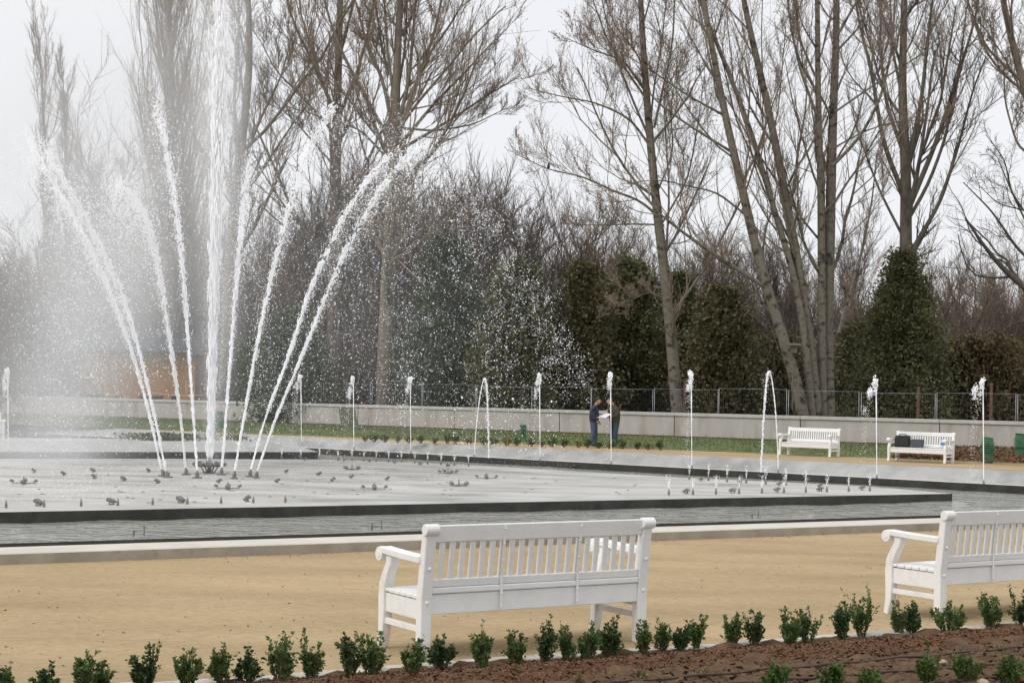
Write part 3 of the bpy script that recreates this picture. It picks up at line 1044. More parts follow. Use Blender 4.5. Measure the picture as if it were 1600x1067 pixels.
def make_person(p, rz, label, top, legs, hair, arms, lean=0.0, hood=False, head_down=0.15):
    root = empty('person', p, rz, label, 'person')
    root.scale = (1.12, 1.16, 1.0)
    # joints: x forward, y to the left
    J = dict(pel=(0, 0, .97), sp=(.01, 0, 1.12), ch=(.02 + lean, 0, 1.32), nk=(.03 + lean, 0, 1.49), hd0=(.05 + lean, 0, 1.56),
             hd1=(.075 + lean + head_down * .2, 0, 1.64), hd2=(.075 + lean + head_down * .3, 0, 1.73))
    R = dict(pel=(.19, .19), sp=(.20, .20), ch=(.21, .21), nk=(.06, .06), hd0=(.055, .055), hd1=(.06, .06), hd2=(.05, .05))
    E = [('pel', 'sp'), ('sp', 'ch'), ('ch', 'nk'), ('nk', 'hd0'), ('hd0', 'hd1'), ('hd1', 'hd2')]
    for s, k in ((1, 'l'), (-1, 'r')):
        J['h' + k] = (0, s * .10, .90); R['h' + k] = (.125, .125)
        J['k' + k] = (.03 + .02 * s, s * .125, .50); R['k' + k] = (.085, .085)
        J['a' + k] = (-.01 + .05 * s, s * .14, .09); R['a' + k] = (.075, .075)
        J['t' + k] = (.16 + .05 * s, s * .17, .04); R['t' + k] = (.045, .04)
        J['s' + k] = (.01 + lean, s * .18, 1.40); R['s' + k] = (.105, .105)
        el, wr = arms[0 if s > 0 else 1]
        J['e' + k] = el; R['e' + k] = (.085, .085)
        J['w' + k] = wr; R['w' + k] = (.06, .06)
        E += [('pel', 'h' + k), ('h' + k, 'k' + k), ('k' + k, 'a' + k), ('a' + k, 't' + k), ('ch', 's' + k), ('s' + k, 'e' + k), ('e' + k, 'w' + k)]
    names = list(J)
    me = bpy.data.meshes.new('body')
    me.from_pydata([J[n] for n in names], [(names.index(a), names.index(b)) for a, b in E], [])
    o = bpy.data.objects.new('body', me)
    COL.objects.link(o)
    md = o.modifiers.new('skin', 'SKIN')
    md.use_smooth_shade = True
    for i, n in enumerate(names):
        me.skin_vertices[0].data[i].radius = R[n]
        me.skin_vertices[0].data[i].use_root = (n == 'pel')
    o.modifiers.new('sub', 'SUBSURF').levels = 2
    dg = bpy.context.evaluated_depsgraph_get()
    bm_me = bpy.data.meshes.new_from_object(o.evaluated_get(dg))
    bpy.data.objects.remove(o, do_unlink=True)
    # hands: palm and five fingers added to the same body mesh
    bm = bmesh.new()
    bm.from_mesh(bm_me)
    nskin = len(bm.faces)
    for s, k in ((1, 'l'), (-1, 'r')):
        el, wr = Vector(J['e' + k]), Vector(J['w' + k])
        d = (wr - el).normalized()
        sd_ = d.cross(Vector((0, 0, 1))).normalized()
        lines = [([wr - d * .01, wr + d * .045, wr + d * .09], [.034, .042, .038])]
        for q in range(4):
            off = sd_ * ((q - 1.5) * .02)
            ln = [.070, .082, .076, .058][q]
            lines.append(([wr + d * .08 + off, wr + d * (.08 + ln * .5) + off + Vector((0, 0, -.006)), wr + d * (.08 + ln) + off + Vector((0, 0, -.026))], [.0105, .010, .008]))
        lines.append(([wr + d * .03 - sd_ * .03 * s, wr + d * .065 - sd_ * .058 * s, wr + d * .095 - sd_ * .062 * s], [.013, .012, .009]))
        for pts, rr in lines:
            v, f = tubes_np(np.array([[list(p_) for p_ in pts]]), np.array([rr]), 6)
            bv = [bm.verts.new(x) for x in v]
            for q in f: bm.faces.new([bv[i] for i in q])
            bm.faces.new(bv[-6:])
    hx = .075 + lean + head_down * .25
    hv_ = bmesh.ops.create_uvsphere(bm, u_segments=18, v_segments=12, radius=1)['verts']
    for v in hv_:
        x, y, z = v.co
        jaw = 1 - .28 * max(0, -z) * (1 - .3 * x)
        v.co = Vector((hx + x * .098 * (jaw if x < 0 else 1), y * .078 * jaw, 1.655 + z * .122))
    bm.to_mesh(bm_me)
    bm.free()
    for mm in (M['skin'], M[top], M[legs], M['shoe']): bm_me.materials.append(mm)
    for i, pg in enumerate(bm_me.polygons):
        c = pg.center
        pg.use_smooth = True
        if i >= nskin: pg.material_index = 0
        elif c.z > 1.505: pg.material_index = 0
        elif c.z > .86: pg.material_index = 1
        elif c.z > .085: pg.material_index = 2
        else: pg.material_index = 3
    link_mesh('body', bm_me, None, root)
    bm = bmesh.new()
    bmesh.ops.create_uvsphere(bm, u_segments=16, v_segments=10, radius=1)
    for v in bm.verts:
        v.co = Vector((v.co.x * .105 + hx - .012, v.co.y * .088, v.co.z * .105 + 1.69))
    bmesh.ops.delete(bm, geom=[v for v in bm.verts if (v.co.x > hx + .02 and v.co.z < 1.72) or v.co.z < 1.63], context='VERTS')
    me = bpy.data.meshes.new('hair')
    bm.to_mesh(me)
    bm.free()
    link_mesh('hair', me, M[hair], root)
    mb = MB()
    mb.cyl((hx + .090, 0, 1.675), (hx + .116, 0, 1.638), .010, .016, n=6)
    mb.build('nose', M['skin'], root)
    for s in (1, -1):
        MB().cyl((hx + .080, s * .030, 1.672), (hx + .096, s * .030, 1.672), .011, .008, n=6).build('eye', M['hair_dark'], root)
        MB().cyl((hx - .005, s * .070, 1.65), (hx - .012, s * .092, 1.655), .026, .02, n=8).build('ear', M['skin'], root)
    MB().box(hx + .076, hx + .092, -.022, .022, 1.597, 1.604).build('mouth', M['red_cloth'], root)
    MB().lathe([(.105, 1.44), (.095, 1.50), (.085, 1.525)], n=14, c=(.03 + lean, 0, 0)).build('collar', M[top], root, smooth=True)
    return root


P1, P2 = G(927, 697.0, .045), G(960, 698.0, .045)
make_person(P1, math.radians(-8), 'person in navy jacket and jeans seen from the side, looking right', 'navy', 'jeans', 'hair_dark',
            [((-.05, .24, 1.13), (.12, .22, .93)), ((-.05, -.24, 1.13), (.12, -.22, .93))], lean=.02)
make_person(P2, math.radians(205), 'person in dark olive jacket holding white papers at the waist', 'olive_jacket', 'jeans_dark', 'hair_brown',
            [((.06, .25, 1.13), (.28, .10, 1.10)), ((.06, -.25, 1.13), (.28, -.10, 1.12))], lean=.05, head_down=.3)
c, s = math.cos(math.radians(205)), math.sin(math.radians(205))
hp = Vector((P2.x + c * .42, P2.y + s * .42, P2.z + 1.135))
root = empty('paper_sheets', hp, math.radians(215), 'white paper sheets held open between the two people', 'papers')
for k, (tl, yy) in enumerate(((.16, -.10), (-.05, .10))):
    o = MB().add([(-.12, -.12, 0), (.17, -.12, .05), (.17, .12, .05), (-.12, .12, 0), (-.12, -.12, .003), (.17, -.12, .053), (.17, .12, .053), (-.12, .12, .003)],
                 [(3, 2, 1, 0), (4, 5, 6, 7), (0, 1, 5, 4), (1, 2, 6, 5), (2, 3, 7, 6), (3, 0, 4, 7)]).build('sheet', M['paper'], root)
    o.location = (0, yy, .004 * k)
    o.scale = (1.25, 1.25, 1)
    o.rotation_euler = (tl, .55, .1 * k)

# ------------------------------------------------------------------ droplets
def octas(pos, axis, length, radius, rng, stretch=True):
    n = len(pos)
    ax = axis / (np.linalg.norm(axis, axis=1, keepdims=True) + 1e-9)
    rnd = rng.normal(size=(n, 3))
    e = np.cross(ax, rnd)
    e /= np.linalg.norm(e, axis=1, keepdims=True) + 1e-9
    g = np.cross(ax, e)
    l, r = length[:, None], radius[:, None]
    P = np.stack([pos + ax * l, pos - ax * l, pos + e * r, pos + g * r, pos - e * r, pos - g * r], 1)
    f = np.array([[0, 2, 3], [0, 3, 4], [0, 4, 5], [0, 5, 2], [1, 3, 2], [1, 4, 3], [1, 5, 4], [1, 2, 5]])
    return P.reshape(-1, 3), (np.arange(n)[:, None, None] * 6 + f).reshape(-1, 3)


def tetras(pos, size, rng):
    """tiny drops, slightly drawn out in a random direction"""
    n = len(pos)
    a = unit_rows(rng.normal(size=(n, 3)) + np.array([0, 0, .5]))
    b_ = unit_rows(np.cross(a, rng.normal(size=(n, 3))))
    c_ = np.cross(a, b_)
    s_ = size[:, None] * .68
    P = np.stack([pos + (a * 1.3 + b_ + c_) * s_, pos + (a * 1.3 - b_ - c_) * s_, pos + (-a * 1.3 + b_ - c_) * s_, pos + (-a * 1.3 - b_ + c_) * s_], 1)
    f = np.array([[0, 1, 2], [0, 3, 1], [0, 2, 3], [1, 3, 2]])
    return P.reshape(-1, 3), (np.arange(n)[:, None, None] * 4 + f).reshape(-1, 3)


def unit_rows(a): return a / (np.linalg.norm(a, axis=1, keepdims=True) + 1e-9)


def join_tris(parts):
    vs, fs, k = [], [], 0
    for v, f in parts:
        vs.append(v); fs.append(f + k); k += len(v)
    return np.concatenate(vs), np.concatenate(fs)


def resample(pts, n):
    pts = np.asarray(pts, float)
    d = np.r_[0, np.cumsum(np.linalg.norm(np.diff(pts, axis=0), axis=1))]
    t = np.linspace(0, d[-1], n)
    # smooth (Catmull-like) by interpolating then averaging
    out = np.stack([np.interp(t, d, pts[:, k]) for k in range(pts.shape[1])], 1)
    for _ in range(max(2, n // 10)):
        out[1:-1] = (out[:-2] + out[1:-1] * 2 + out[2:]) / 4
    return out


def along(path, t):
    n = len(path)
    x = np.clip(t, 0, 1) * (n - 1)
    i = np.minimum(x.astype(int), n - 2)
    f = (x - i)[:, None]
    return path[i] * (1 - f) + path[i + 1] * f, path[i + 1] - path[i]


def clumped(n, path, spread0, spread1, rng, k=22, frac=.6, csize=.10):
    """droplet positions round a path, partly in clumps"""
    nc = int(n * frac / k)
    tcn_ = rng.uniform(0, 1, nc)
    c, _ = along(path, tcn_)
    sp_ = spread0 + (spread1 - spread0) * tcn_
    c = c + rng.normal(size=c.shape) * sp_[:, None] * np.array([1, 1, .6])
    a = (c[:, None, :] + rng.normal(size=(nc, k, 3)) * np.array([1, 1, 1.5]) * csize * rng.uniform(.3, 1.2, (nc, 1, 1))).reshape(-1, 3)
    m_ = n - len(a)
    t = rng.uniform(0, 1, m_)
    b_, _ = along(path, t)
    b_ = b_ + rng.normal(size=b_.shape) * (spread0 + (spread1 - spread0) * t)[:, None]
    return np.concatenate([a, b_])


JY = D(327, 740, 43).y


def base_point(px, py): return G(px, py, ZI)


JETS = [
    ((255, 744), [(252, 733), (232, 640), (205, 545), (170, 450), (130, 370), (95, 305), (62, 250), (40, 205)], 'left-leaning water jet, outermost of the fan', -1.5),
    ((262, 746), [(259, 736), (243, 655), (219, 553), (191, 458), (158, 390), (120, 318), (86, 260), (60, 214)], 'left-leaning water jet just inside the outermost one', -2.0),
    ((291, 742), [(290, 730), (281, 640), (268, 550), (254, 450), (238, 370), (222, 325), (200, 296), (176, 284)], 'left-leaning jet that breaks into white mist at half height', -3.0),
    ((308, 747), [(308, 735), (300, 620), (292, 500), (284, 400), (272, 300), (258, 220), (240, 155)], 'tall jet tilting slightly left, next to the central column', 1.0),
    ((346, 742), [(347, 730), (357, 600), (366, 480), (375, 370), (383, 290), (393, 232)], 'thin jet tilting slightly right, next to the central column', 1.5),
    ((366, 748), [(367, 735), (385, 630), (405, 520), (428, 415), (455, 310), (485, 222), (522, 165)], 'right-leaning jet alone in the middle of the fan', -1.0),
    ((391, 745), [(392, 733), (415, 650), (450, 560), (485, 450), (530, 350), (580, 272), (625, 228)], 'upper of the two right-leaning jets of the fan', .5),
    ((401, 747), [(402, 736), (430, 655), (470, 560), (510, 460), (545, 380), (590, 302), (635, 244), (668, 226)], 'lower of the two right-leaning jets of the fan', -.5),
]
for ji, ((bx_, by_), pl_, lab, dy) in enumerate(JETS):
    rng = np.random.default_rng(100 + ji)
    bp_ = base_point(bx_, by_)
    nz = empty('jet_nozzle', bp_, rng.uniform(0, 3), ['brass jet nozzle under ' + lab.split(',')[0]][0], 'nozzle', 'large jet nozzles round the central column')
    n_ = len(pl_)
    pts = []
    for i, (x, y) in enumerate(pl_):
        p = D(x, y, bp_.y + dy * i / (n_ - 1))
        pts.append(tuple(p))
    path = resample(pts, 60)
    d0 = unit(path[1] - path[0])
    MB().box(-.11, .11, -.07, .07, 0, .035).build('foot_plate', M['lamp_grey'], nz, bevel=.006)
    MB().cyl((0, 0, .03), (0, 0, .13), .055, .05, n=10).build('joint', M['lamp_grey'], nz)
    q = Vector(path[0]) - bp_
    q.rotate(Matrix.Rotation(-nz.rotation_euler.z, 3, 'Z'))
    MB().cyl((0, 0, .11), q, .036, .024, n=10).build('barrel', M['brass'], nz)
    root = empty('water_jet', Vector(path[0]), 0, lab, 'water jet', 'fan of water jets round the central column')
    o0 = path[0]
    parts = []
    # solid core that frays upward
    P0 = path[:34][None] - o0
    rad = np.linspace(.021, .027, 34)[None] * (1 + .25 * rng.normal(size=(1, 34)))
    v, f = tubes_np(P0, np.abs(rad) * np.r_[np.ones(24), np.linspace(1, .1, 10)][None], 7)
    f = np.concatenate([f[:, [0, 1, 2]], f[:, [0, 2, 3]]])
    parts.append((v, f))
    n = 1600
    tk = rng.beta(1.15, 1.0, 150)
    t = np.clip(tk[rng.integers(0, 150, n)] + rng.normal(0, .006, n), 0, 1)
    c, tg = along(path, t)
    sp_ = .010 + .055 * t ** 1.5
    c = c - o0 + rng.normal(size=c.shape) * sp_[:, None]
    parts.append(octas(c, unit_rows(tg) + rng.normal(size=tg.shape) * .10, rng.uniform(.03, .12, n) * (1 - .6 * t), rng.uniform(.006, .022, n) * (1 - .25 * t), rng))
    v, f = join_tris(parts)
    link_mesh('stream', np_mesh('stream', v, f), M['spray'], root)
    n = 2600
    t = rng.beta(2.0, 1.0, n)
    c, tg = along(path, t)
    sp_ = .02 + .20 * t ** 2
    off = rng.normal(size=c.shape) * sp_[:, None]
    off[:, 2] -= np.abs(rng.normal(size=n)) * .5 * t ** 2
    v, f = tetras(c - o0 + off, rng.uniform(.004, .010, n) * rng.choice([1, 1, 1.8], n), rng)
    o = link_mesh('spray', np_mesh('spray', v, f), M['spray'], root)
    o['kind'] = 'stuff'

# central column
rng = np.random.default_rng(77)
cb = base_point(327, 739)
hub = empty('fountain_manifold', cb, 0, 'steel ring manifold with curved legs and pipe at the fountain centre', 'fountain nozzle')
mb = MB()
for k in range(24):
    a0, a1 = 2 * math.pi * k / 24, 2 * math.pi * (k + 1) / 24
    mb.cyl((.30 * math.cos(a0), .30 * math.sin(a0), .21), (.30 * math.cos(a1), .30 * math.sin(a1), .21), .03, n=7, cap=False)
mb.build('ring_pipe', M['lamp_grey'], hub, smooth=True)
for k in range(6):
    a0 = 2 * math.pi * k / 6 + .2
    mb = MB()
    pp = [(.06, .02), (.14, .02), (.17, .08), (.22, .17), (.30, .21)]
    for q in range(4):
        mb.cyl((pp[q][0] * math.cos(a0), pp[q][0] * math.sin(a0), pp[q][1]), (pp[q + 1][0] * math.cos(a0), pp[q + 1][0] * math.sin(a0), pp[q + 1][1]), .02, n=6)
    mb.build('curved_leg', M['lamp_grey'], hub)
for k in range(10):
    a0 = 2 * math.pi * k / 10
    MB().box(-.06, .06, -.05, .05, -.045, .045).build('ring_lamp', M['lamp_grey'], hub, bevel=.01).matrix_local = \
        Matrix.Translation((.40 * math.cos(a0), .40 * math.sin(a0), .25)) @ Matrix.Rotation(a0, 4, 'Z') @ Matrix.Rotation(.5, 4, 'Y')
tipz = D(328, 711, cb.y).z - cb.z
MB().cyl((0, 0, 0), (0, 0, tipz), .062, .05, n=14).build('riser_pipe', M['steel'], hub, smooth=True)
pts = [tuple(D(x, y, cb.y)) for x, y in ((328, 712), (331, 600), (334, 450), (338, 300), (342, 150), (346, 0), (349, -90))]
path = resample(pts, 80)
root = empty('central_water_jet', Vector(path[0]), 0, 'tallest white water column rising past the top of the picture', 'water jet')
o0 = path[0]
rad = (np.linspace(.07, .10, 50) * (1 + .12 * rng.normal(size=50)) * np.r_[np.ones(36), np.linspace(1, .15, 14)])[None]
v, f = tubes_np(path[:50][None] - o0, rad, 10)
parts = [(v, np.concatenate([f[:, [0, 1, 2]], f[:, [0, 2, 3]]]))]
n = 4200
t = rng.beta(.8, 1.3, n)
c, tg = along(path, t)
c = c - o0 + rng.normal(size=c.shape) * (.03 + .085 * t)[:, None] * np.array([1, 1, .2])
parts.append(octas(c, unit_rows(tg) + rng.normal(size=tg.shape) * .05, rng.uniform(.06, .22, n), rng.uniform(.010, .028, n), rng))
v, f = join_tris(parts)
link_mesh('stream', np_mesh('stream', v, f), M['spray'], root)
n = 15000
t = rng.beta(1.3, 1, n)
c, tg = along(path, t)
off = rng.normal(size=c.shape) * (.07 + .33 * t)[:, None]
off[:, 0] += .12 * t * rng.normal(size=n) + .1 * t
v, f = tetras(c - o0 + off, rng.uniform(.004, .010, n), rng)
o = link_mesh('spray', np_mesh('spray', v, f), M['spray'], root)
o['kind'] = 'stuff'

# falling water, as loose masses of drops
def fall_mass(name, label, zones, scat, seed, rbig=.0115):
    rng = np.random.default_rng(seed)
    parts = []
    for poly, sp0, sp1, n, Y, frac in zones:
        path = resample([tuple(D(x, y, Y)) for x, y in poly], 50)
        p = clumped(n, path, sp0, sp1, rng, frac=frac, csize=.09)
        p[:, 1] += rng.normal(0, .8, len(p))
        parts.append(tetras(p, rng.gamma(2.0, rbig / 4.2, len(p)).clip(.004, rbig * 1.5), rng))
    for poly, n, Y, s_ in scat:
        # uniform in a photo-plane polygon given as x0,x1,y0,y1 with a density ramp
        x0, x1, y0, y1, ramp = poly
        x = x0 + (x1 - x0) * rng.beta(1.0 if ramp >= 0 else 1.6, 1.6 if ramp >= 0 else 1.0, n)
        y = rng.uniform(y0, y1, n) + np.abs(x - x0) * 0.12
        c0, cx_, cy_ = [np.array(D(q, w_, Y)) for q, w_ in ((0, 0), (1, 0), (0, 1))]
        p = c0 + (cx_ - c0) * x[:, None] + (cy_ - c0) * y[:, None]
        p[:, 1] += rng.normal(0, 1.6, n)
        parts.append(tetras(p, rng.gamma(2.0, s_ / 2, n).clip(.003, s_ * 4), rng))
    v, f = join_tris(parts)
    o = link_mesh(name, np_mesh(name, v, f), M['spray'])
    return set_props(o, label, 'spray', kind='stuff')


fall_mass('falling_drops', 'loose white drops falling in arcs right of the fountain', [
    ([(668, 226), (725, 290), (782, 390), (832, 470), (872, 540), (905, 612)], .32, .36, 6500, 43, .8),
    ([(625, 232), (645, 330), (652, 450), (640, 560), (640, 650)], .4, .5, 2600, 43, .6),
    ([(650, 240), (705, 330), (745, 430), (775, 520), (800, 625)], .45, .5, 4200, 43, .7),
    ([(522, 165), (560, 240), (585, 360), (595, 480), (600, 620)], .5, .7, 3200, 43, .45),
    ([(470, 215), (560, 190), (640, 215), (700, 250)], .45, .5, 2600, 43, .5),
    ([(393, 232), (399, 330), (404, 450), (407, 560), (409, 660)], .14, .2, 2600, 43, .5),
], [((400, 860, 240, 640, 1), 11000, 43, .0052), ((340, 640, 230, 690, 1), 8000, 43, .0048), ((700, 900, 600, 690, 1), 700, 46, .008)], 7)
fall_mass('falling_mist_drops', 'fine white drops and spray drifting down left of the fountain', [
    ([(240, 155), (225, 240), (212, 360), (205, 480), (200, 600)], .5, .9, 4200, 43, .15),
    ([(176, 284), (140, 370), (118, 480), (108, 600), (100, 700)], .7, .85, 8000, 41, .15),
    ([(40, 205), (18, 290), (0, 400), (-15, 520)], .35, .6, 2200, 43, .2),
    ([(200, 296), (185, 330), (165, 420)], .5, .8, 5000, 41, .1),
], [((0, 340, 240, 700, 1), 9000, 42, .0048), ((60, 300, 300, 560, 1), 6000, 42, .0048)], 8, rbig=.012)

# splashes jumping off the slab where the water comes down
rng = np.random.default_rng(15)
n = 3000
sx = np.concatenate([rng.normal(110, 90, n // 2), rng.uniform(0, 900, n - n // 2)])
sy = 722 + (790 - .0195 * sx - 722) * rng.beta(1.0, 1.3, n) * np.where(sx > 640, .6, 1)
gp = np.array([list(G(x, y, ZI)) for x, y in zip(sx, sy)])
gp[:, 2] += np.abs(rng.normal(0, .06, n)) + .004
v, f = tetras(gp, rng.uniform(.003, .0085, n), rng)
o = link_mesh('splash', np_mesh('splash', v, f), M['spray'])
set_props(o, 'tiny splashes jumping off the pale fountain slab', 'splash', kind='stuff')

# ------------------------------------------------------------------ jets along the far lip
def lip_y(x): return float(np.interp(x, [493, 1040, 1600], [699, 729, 757.5]))


RJ = [(12, 706, 578, 0), (470, 697, 588, 0), (552, None, 590, 0), (641, None, 592, 0), (757, None, 592, 1), (843, None, 586, 0),
      (954, None, 585, 0), (1080, None, 582, 0), (1202, None, 581, 2), (1369, None, 593, 0), (1536, None, 594, 0)]
for k, (x, yb_, yt, arch) in enumerate(RJ):
    rng = np.random.default_rng(300 + k)
    yb_ = yb_ or lip_y(x)
    bx0 = x - 16 if arch == 1 else (x + 14 if arch == 2 else x + 1)
    bp_ = G(bx0, yb_, -.35)
    Y = bp_.y
    root = empty('small_water_jet', bp_, 0, '%s slender water jet from the left along the far pool edge' % ordn(k), 'water jet', 'slender jets along the far pool edge')
    MB().lathe([(.035, -.02), (.035, .03), (.018, .05), (.018, .09)], n=10).build('nozzle', M['steel'], root)
    tp = D(x, yt, Y) - bp_
    hgt = tp.z
    parts, drops = [], []
    if arch:
        dxs = (-1 if arch == 2 else 1)
        seg = np.linspace(0, 1, 30)
        z = hgt * (1 - (1 - seg) ** 1.6)
        xx = tp.x * (seg ** 1.3)
        P = np.stack([xx, np.zeros(30), z], -1)
        fallx = D(x + dxs * 22 - (x - bx0) * 0, yb_, Y).x - bp_.x
        s2 = np.linspace(0, 1, 30)
        P2_ = np.stack([tp.x + (fallx * (.75 if arch == 2 else .6) - tp.x) * s2 ** .75, np.zeros(30), hgt * (1 - s2 ** 1.7)], -1)
        v, f = tubes_np(P[None], np.full((1, 30), .014) * (1 + .2 * rng.normal(size=(1, 30))), 6)
        parts.append((v, np.concatenate([f[:, [0, 1, 2]], f[:, [0, 2, 3]]])))
        n = 420
        t = rng.uniform(0, 1, n)
        for pth, sc in ((P, .5), (P2_, 1)):
            c, tg = along(pth, t)
            parts.append(octas(c + rng.normal(size=c.shape) * .014 * sc, tg, rng.uniform(.02, .06, n), rng.uniform(.007, .019, n) * sc ** .3, rng))
        c, tg = along(P2_, rng.uniform(0, 1, 160))
        drops.append((c + rng.normal(size=c.shape) * .05, rng.uniform(.006, .014, 160)))
    else:
        zz = np.linspace(0, hgt * .93, 24)
        P = np.stack([tp.x * zz / hgt, np.zeros(24), zz], -1)
        v, f = tubes_np(P[None], np.linspace(.011, .018, 24)[None] * (1 + .15 * rng.normal(size=(1, 24))), 6)
        parts.append((v, np.concatenate([f[:, [0, 1, 2]], f[:, [0, 2, 3]]])))
        # tumbling head, torn and blown to the left, different on every jet
        wind = rng.uniform(.05, .34)
        hl = rng.uniform(.45, 1.0)
        n = int(rng.uniform(330, 520))
        nc = 14
        tcl = rng.beta(1, 1.25, nc)
        ccl = np.stack([tp.x - wind * tcl * rng.uniform(.2, 1.3, nc) + rng.normal(0, .03, nc), rng.normal(0, .05, nc), hgt - hl * tcl], -1)
        ci = rng.integers(0, nc, n)
        t = tcl[ci]
        c = ccl[ci] + rng.normal(size=(n, 3)) * np.array([.028, .03, .06]) * (.6 + .7 * t)[:, None]
        parts.append(octas(c, rng.normal(size=c.shape) + np.array([0, 0, 1.2]), rng.uniform(.012, .05, n) * (1 - .5 * t), rng.uniform(.006, .022, n) * (1 - .45 * t), rng))
        n = 45
        c = np.stack([tp.x - .02 + rng.normal(0, .03, n), rng.normal(0, .03, n), hgt - .03 + rng.normal(0, .05, n)], -1)
        parts.append(octas(c, rng.normal(size=c.shape), rng.uniform(.02, .045, n), rng.uniform(.018, .036, n), rng))
        n = int(rng.uniform(120, 300))
        t = rng.beta(1, 1.4, n)
        c = np.stack([tp.x - wind * (.5 + .8 * t) + rng.normal(0, .06, n), rng.normal(0, .1, n), hgt * (1 - .95 * t) - .2], -1)
        drops.append((c, rng.uniform(.004, .012, n)))
    n = 70                                                       # splash at the foot
    c = np.stack([rng.normal(-.05, .16, n), rng.normal(0, .16, n), np.abs(rng.normal(0, .10, n))], -1)
    drops.append((c, rng.uniform(.003, .008, n)))
    v, f = join_tris(parts)
    link_mesh('stream', np_mesh('stream', v, f), M['spray'], root)
    v, f = join_tris([tetras(c, s_, rng) for c, s_ in drops])
    o = link_mesh('falling_drops', np_mesh('falling_drops', v, f), M['spray'], root)
    o['kind'] = 'stuff'
    # faint upward splash where the drops land
# ------------------------------------------------------------------ small nozzles, lights and clusters on the slab
def make_nozzle(p, s, h_spurt, label, grp, rng):
    root = empty('small_nozzle', p, 0, label, 'nozzle', grp)
    MB().lathe([(.028 * s, -.01), (.028 * s, .075 * s), (.022 * s, .08 * s)], n=10).build('pipe', M['brass'], root)
    MB().lathe([(.022 * s, .08 * s), (.020 * s, .11 * s), (.009 * s, .15 * s)], n=10).build('tip', M['steel'], root)
    if h_spurt <= 0: return
    n = 60
    t = rng.beta(1.0, 1.2, n)
    c = np.stack([rng.normal(0, .006 + .035 * t), rng.normal(0, .006 + .035 * t), .15 * s + h_spurt * t], -1)
    v, f = octas(c, np.tile(np.array([0, 0, 1.0]), (n, 1)) + rng.normal(size=(n, 3)) * .15, rng.uniform(.01, .03, n), rng.uniform(.002, .0055, n), rng)
    link_mesh('spurt', np_mesh('spurt', v, f), M['spray'], root)['kind'] = 'stuff'


rng = np.random.default_rng(55)
FR = [9.5, 68.7, 126.7, 184, 238.5, 292.7, 345.4, 395.8, 445.8]
for k, x in enumerate(FR):
    make_nozzle(G(x, 793.4 - .0195 * x, ZI), .95, 0, '%s upright nozzle from the left on the slab front edge' % ordn(k), 'nozzles on the left front slab edge', rng)
FR2 = [1045, 1082.7, 1118.7, 1154.8, 1190.5, 1224.8, 1259, 1292, 1326, 1359]
for k, x in enumerate(FR2):
    make_nozzle(G(x, 794.0 - .0195 * x, ZI), 1.05, .30, '%s nozzle from the left on the right front slab edge' % ordn(k), 'nozzles on the right front slab edge', rng)
for k, (x, y) in enumerate(((1077, 749), (1107, 751), (1136, 753), (1166, 755), (1196.5, 756.5), (1228, 758), (1259, 759.5))):
    make_nozzle(G(x, y, ZI), 1.05, .33, '%s nozzle from the left on the slab edge facing the far benches' % ordn(k), 'nozzles on the right rear slab edge', rng)
BR = [(440, 717.6), (470, 718), (499, 718.5), (528, 719.5), (550, 720), (568.5, 720.5), (587.6, 721), (607, 722), (627, 723), (648, 724), (668, 725), (689, 726), (710, 727.3), (732, 728.5)]
for k, (x, y) in enumerate(BR):
    make_nozzle(G(x, y, ZI), 1.1, .22, '%s nozzle from the left along the rear slab edge' % ordn(k), 'nozzles on the rear slab edge', rng)


def make_light(p, rz, tilt, label, grp, s=1.0):
    root = empty('floodlight', p, rz, label, 'floodlight', grp)
    root.scale = (.95, .95, .72) if grp.startswith('lights on the front') else (.82, .82, .6)
    MB().box(-.05, .05, -.04, .04, 0, .02).build('foot', M['lamp_grey'], root)
    MB().box(-.075 * s, -.065 * s, -.012, .012, .015, .12).build('bracket', M['lamp_grey'], root)
    MB().box(.065 * s, .075 * s, -.012, .012, .015, .12).build('bracket', M['lamp_grey'], root)
    hd = MB().prism_x([(-.07, -.035), (.07, -.05), (.085, .05), (-.05, .035)], -.062 * s, .062 * s).build('housing', M['lamp_grey'], root, bevel=.008)
    hd.location = (0, 0, .105)
    hd.rotation_euler = (tilt, 0, 0)
    MB().box(-.055 * s, .055 * s, .088, .092, -.042, .042).build('lens', M['glass'], hd)
    for q in range(4):
        MB().box(-.05 * s + q * .03 * s, -.042 * s + q * .03 * s, -.09, -.065, -.03, .03).build('fin', M['lamp_grey'], hd)


LT = [((60, 790), 'f'), ((174, 788), 'f'), ((282.5, 785.5), 'f'), ((386, 783.5), 'f'), ((1072, 771), 'f'), ((1144.5, 770), 'f'), ((1214, 768.5), 'f'), ((1281, 767.5), 'f'), ((1347, 765.5), 'f'),
      ((53, 738), 'm'), ((99, 742.5), 'm'), ((145, 737.5), 'm'), ((147, 747.5), 'm'), ((193, 751), 'm'), ((232, 737.5), 'm'), ((246, 755), 'm'), ((342, 754.5), 'm'),
      ((433, 754), 'm'), ((447, 739), 'm'), ((498, 743), 'm'), ((520, 752), 'm'), ((549, 747.5), 'm'), ((605, 750.5), 'm'),
      ((476, 719.5), 'b'), ((537, 720), 'b'), ((577.5, 721.5), 'b'), ((617, 724), 'b'), ((657, 726.5), 'b'), ((700, 729), 'b'),
      ((1095.5, 751), 'r'), ((1155.6, 754.5), 'r'), ((1217, 758.5), 'r'), ((1281, 761.5), 'r')]
cnt = {}
RN = {'f': ('along the slab front edge', 'lights on the front slab edge'), 'm': ('in the middle of the slab', 'lights in the middle of the slab'),
      'b': ('along the rear slab edge', 'lights on the rear slab edge'), 'r': ('on the right rear slab edge', 'lights on the right rear slab edge')}
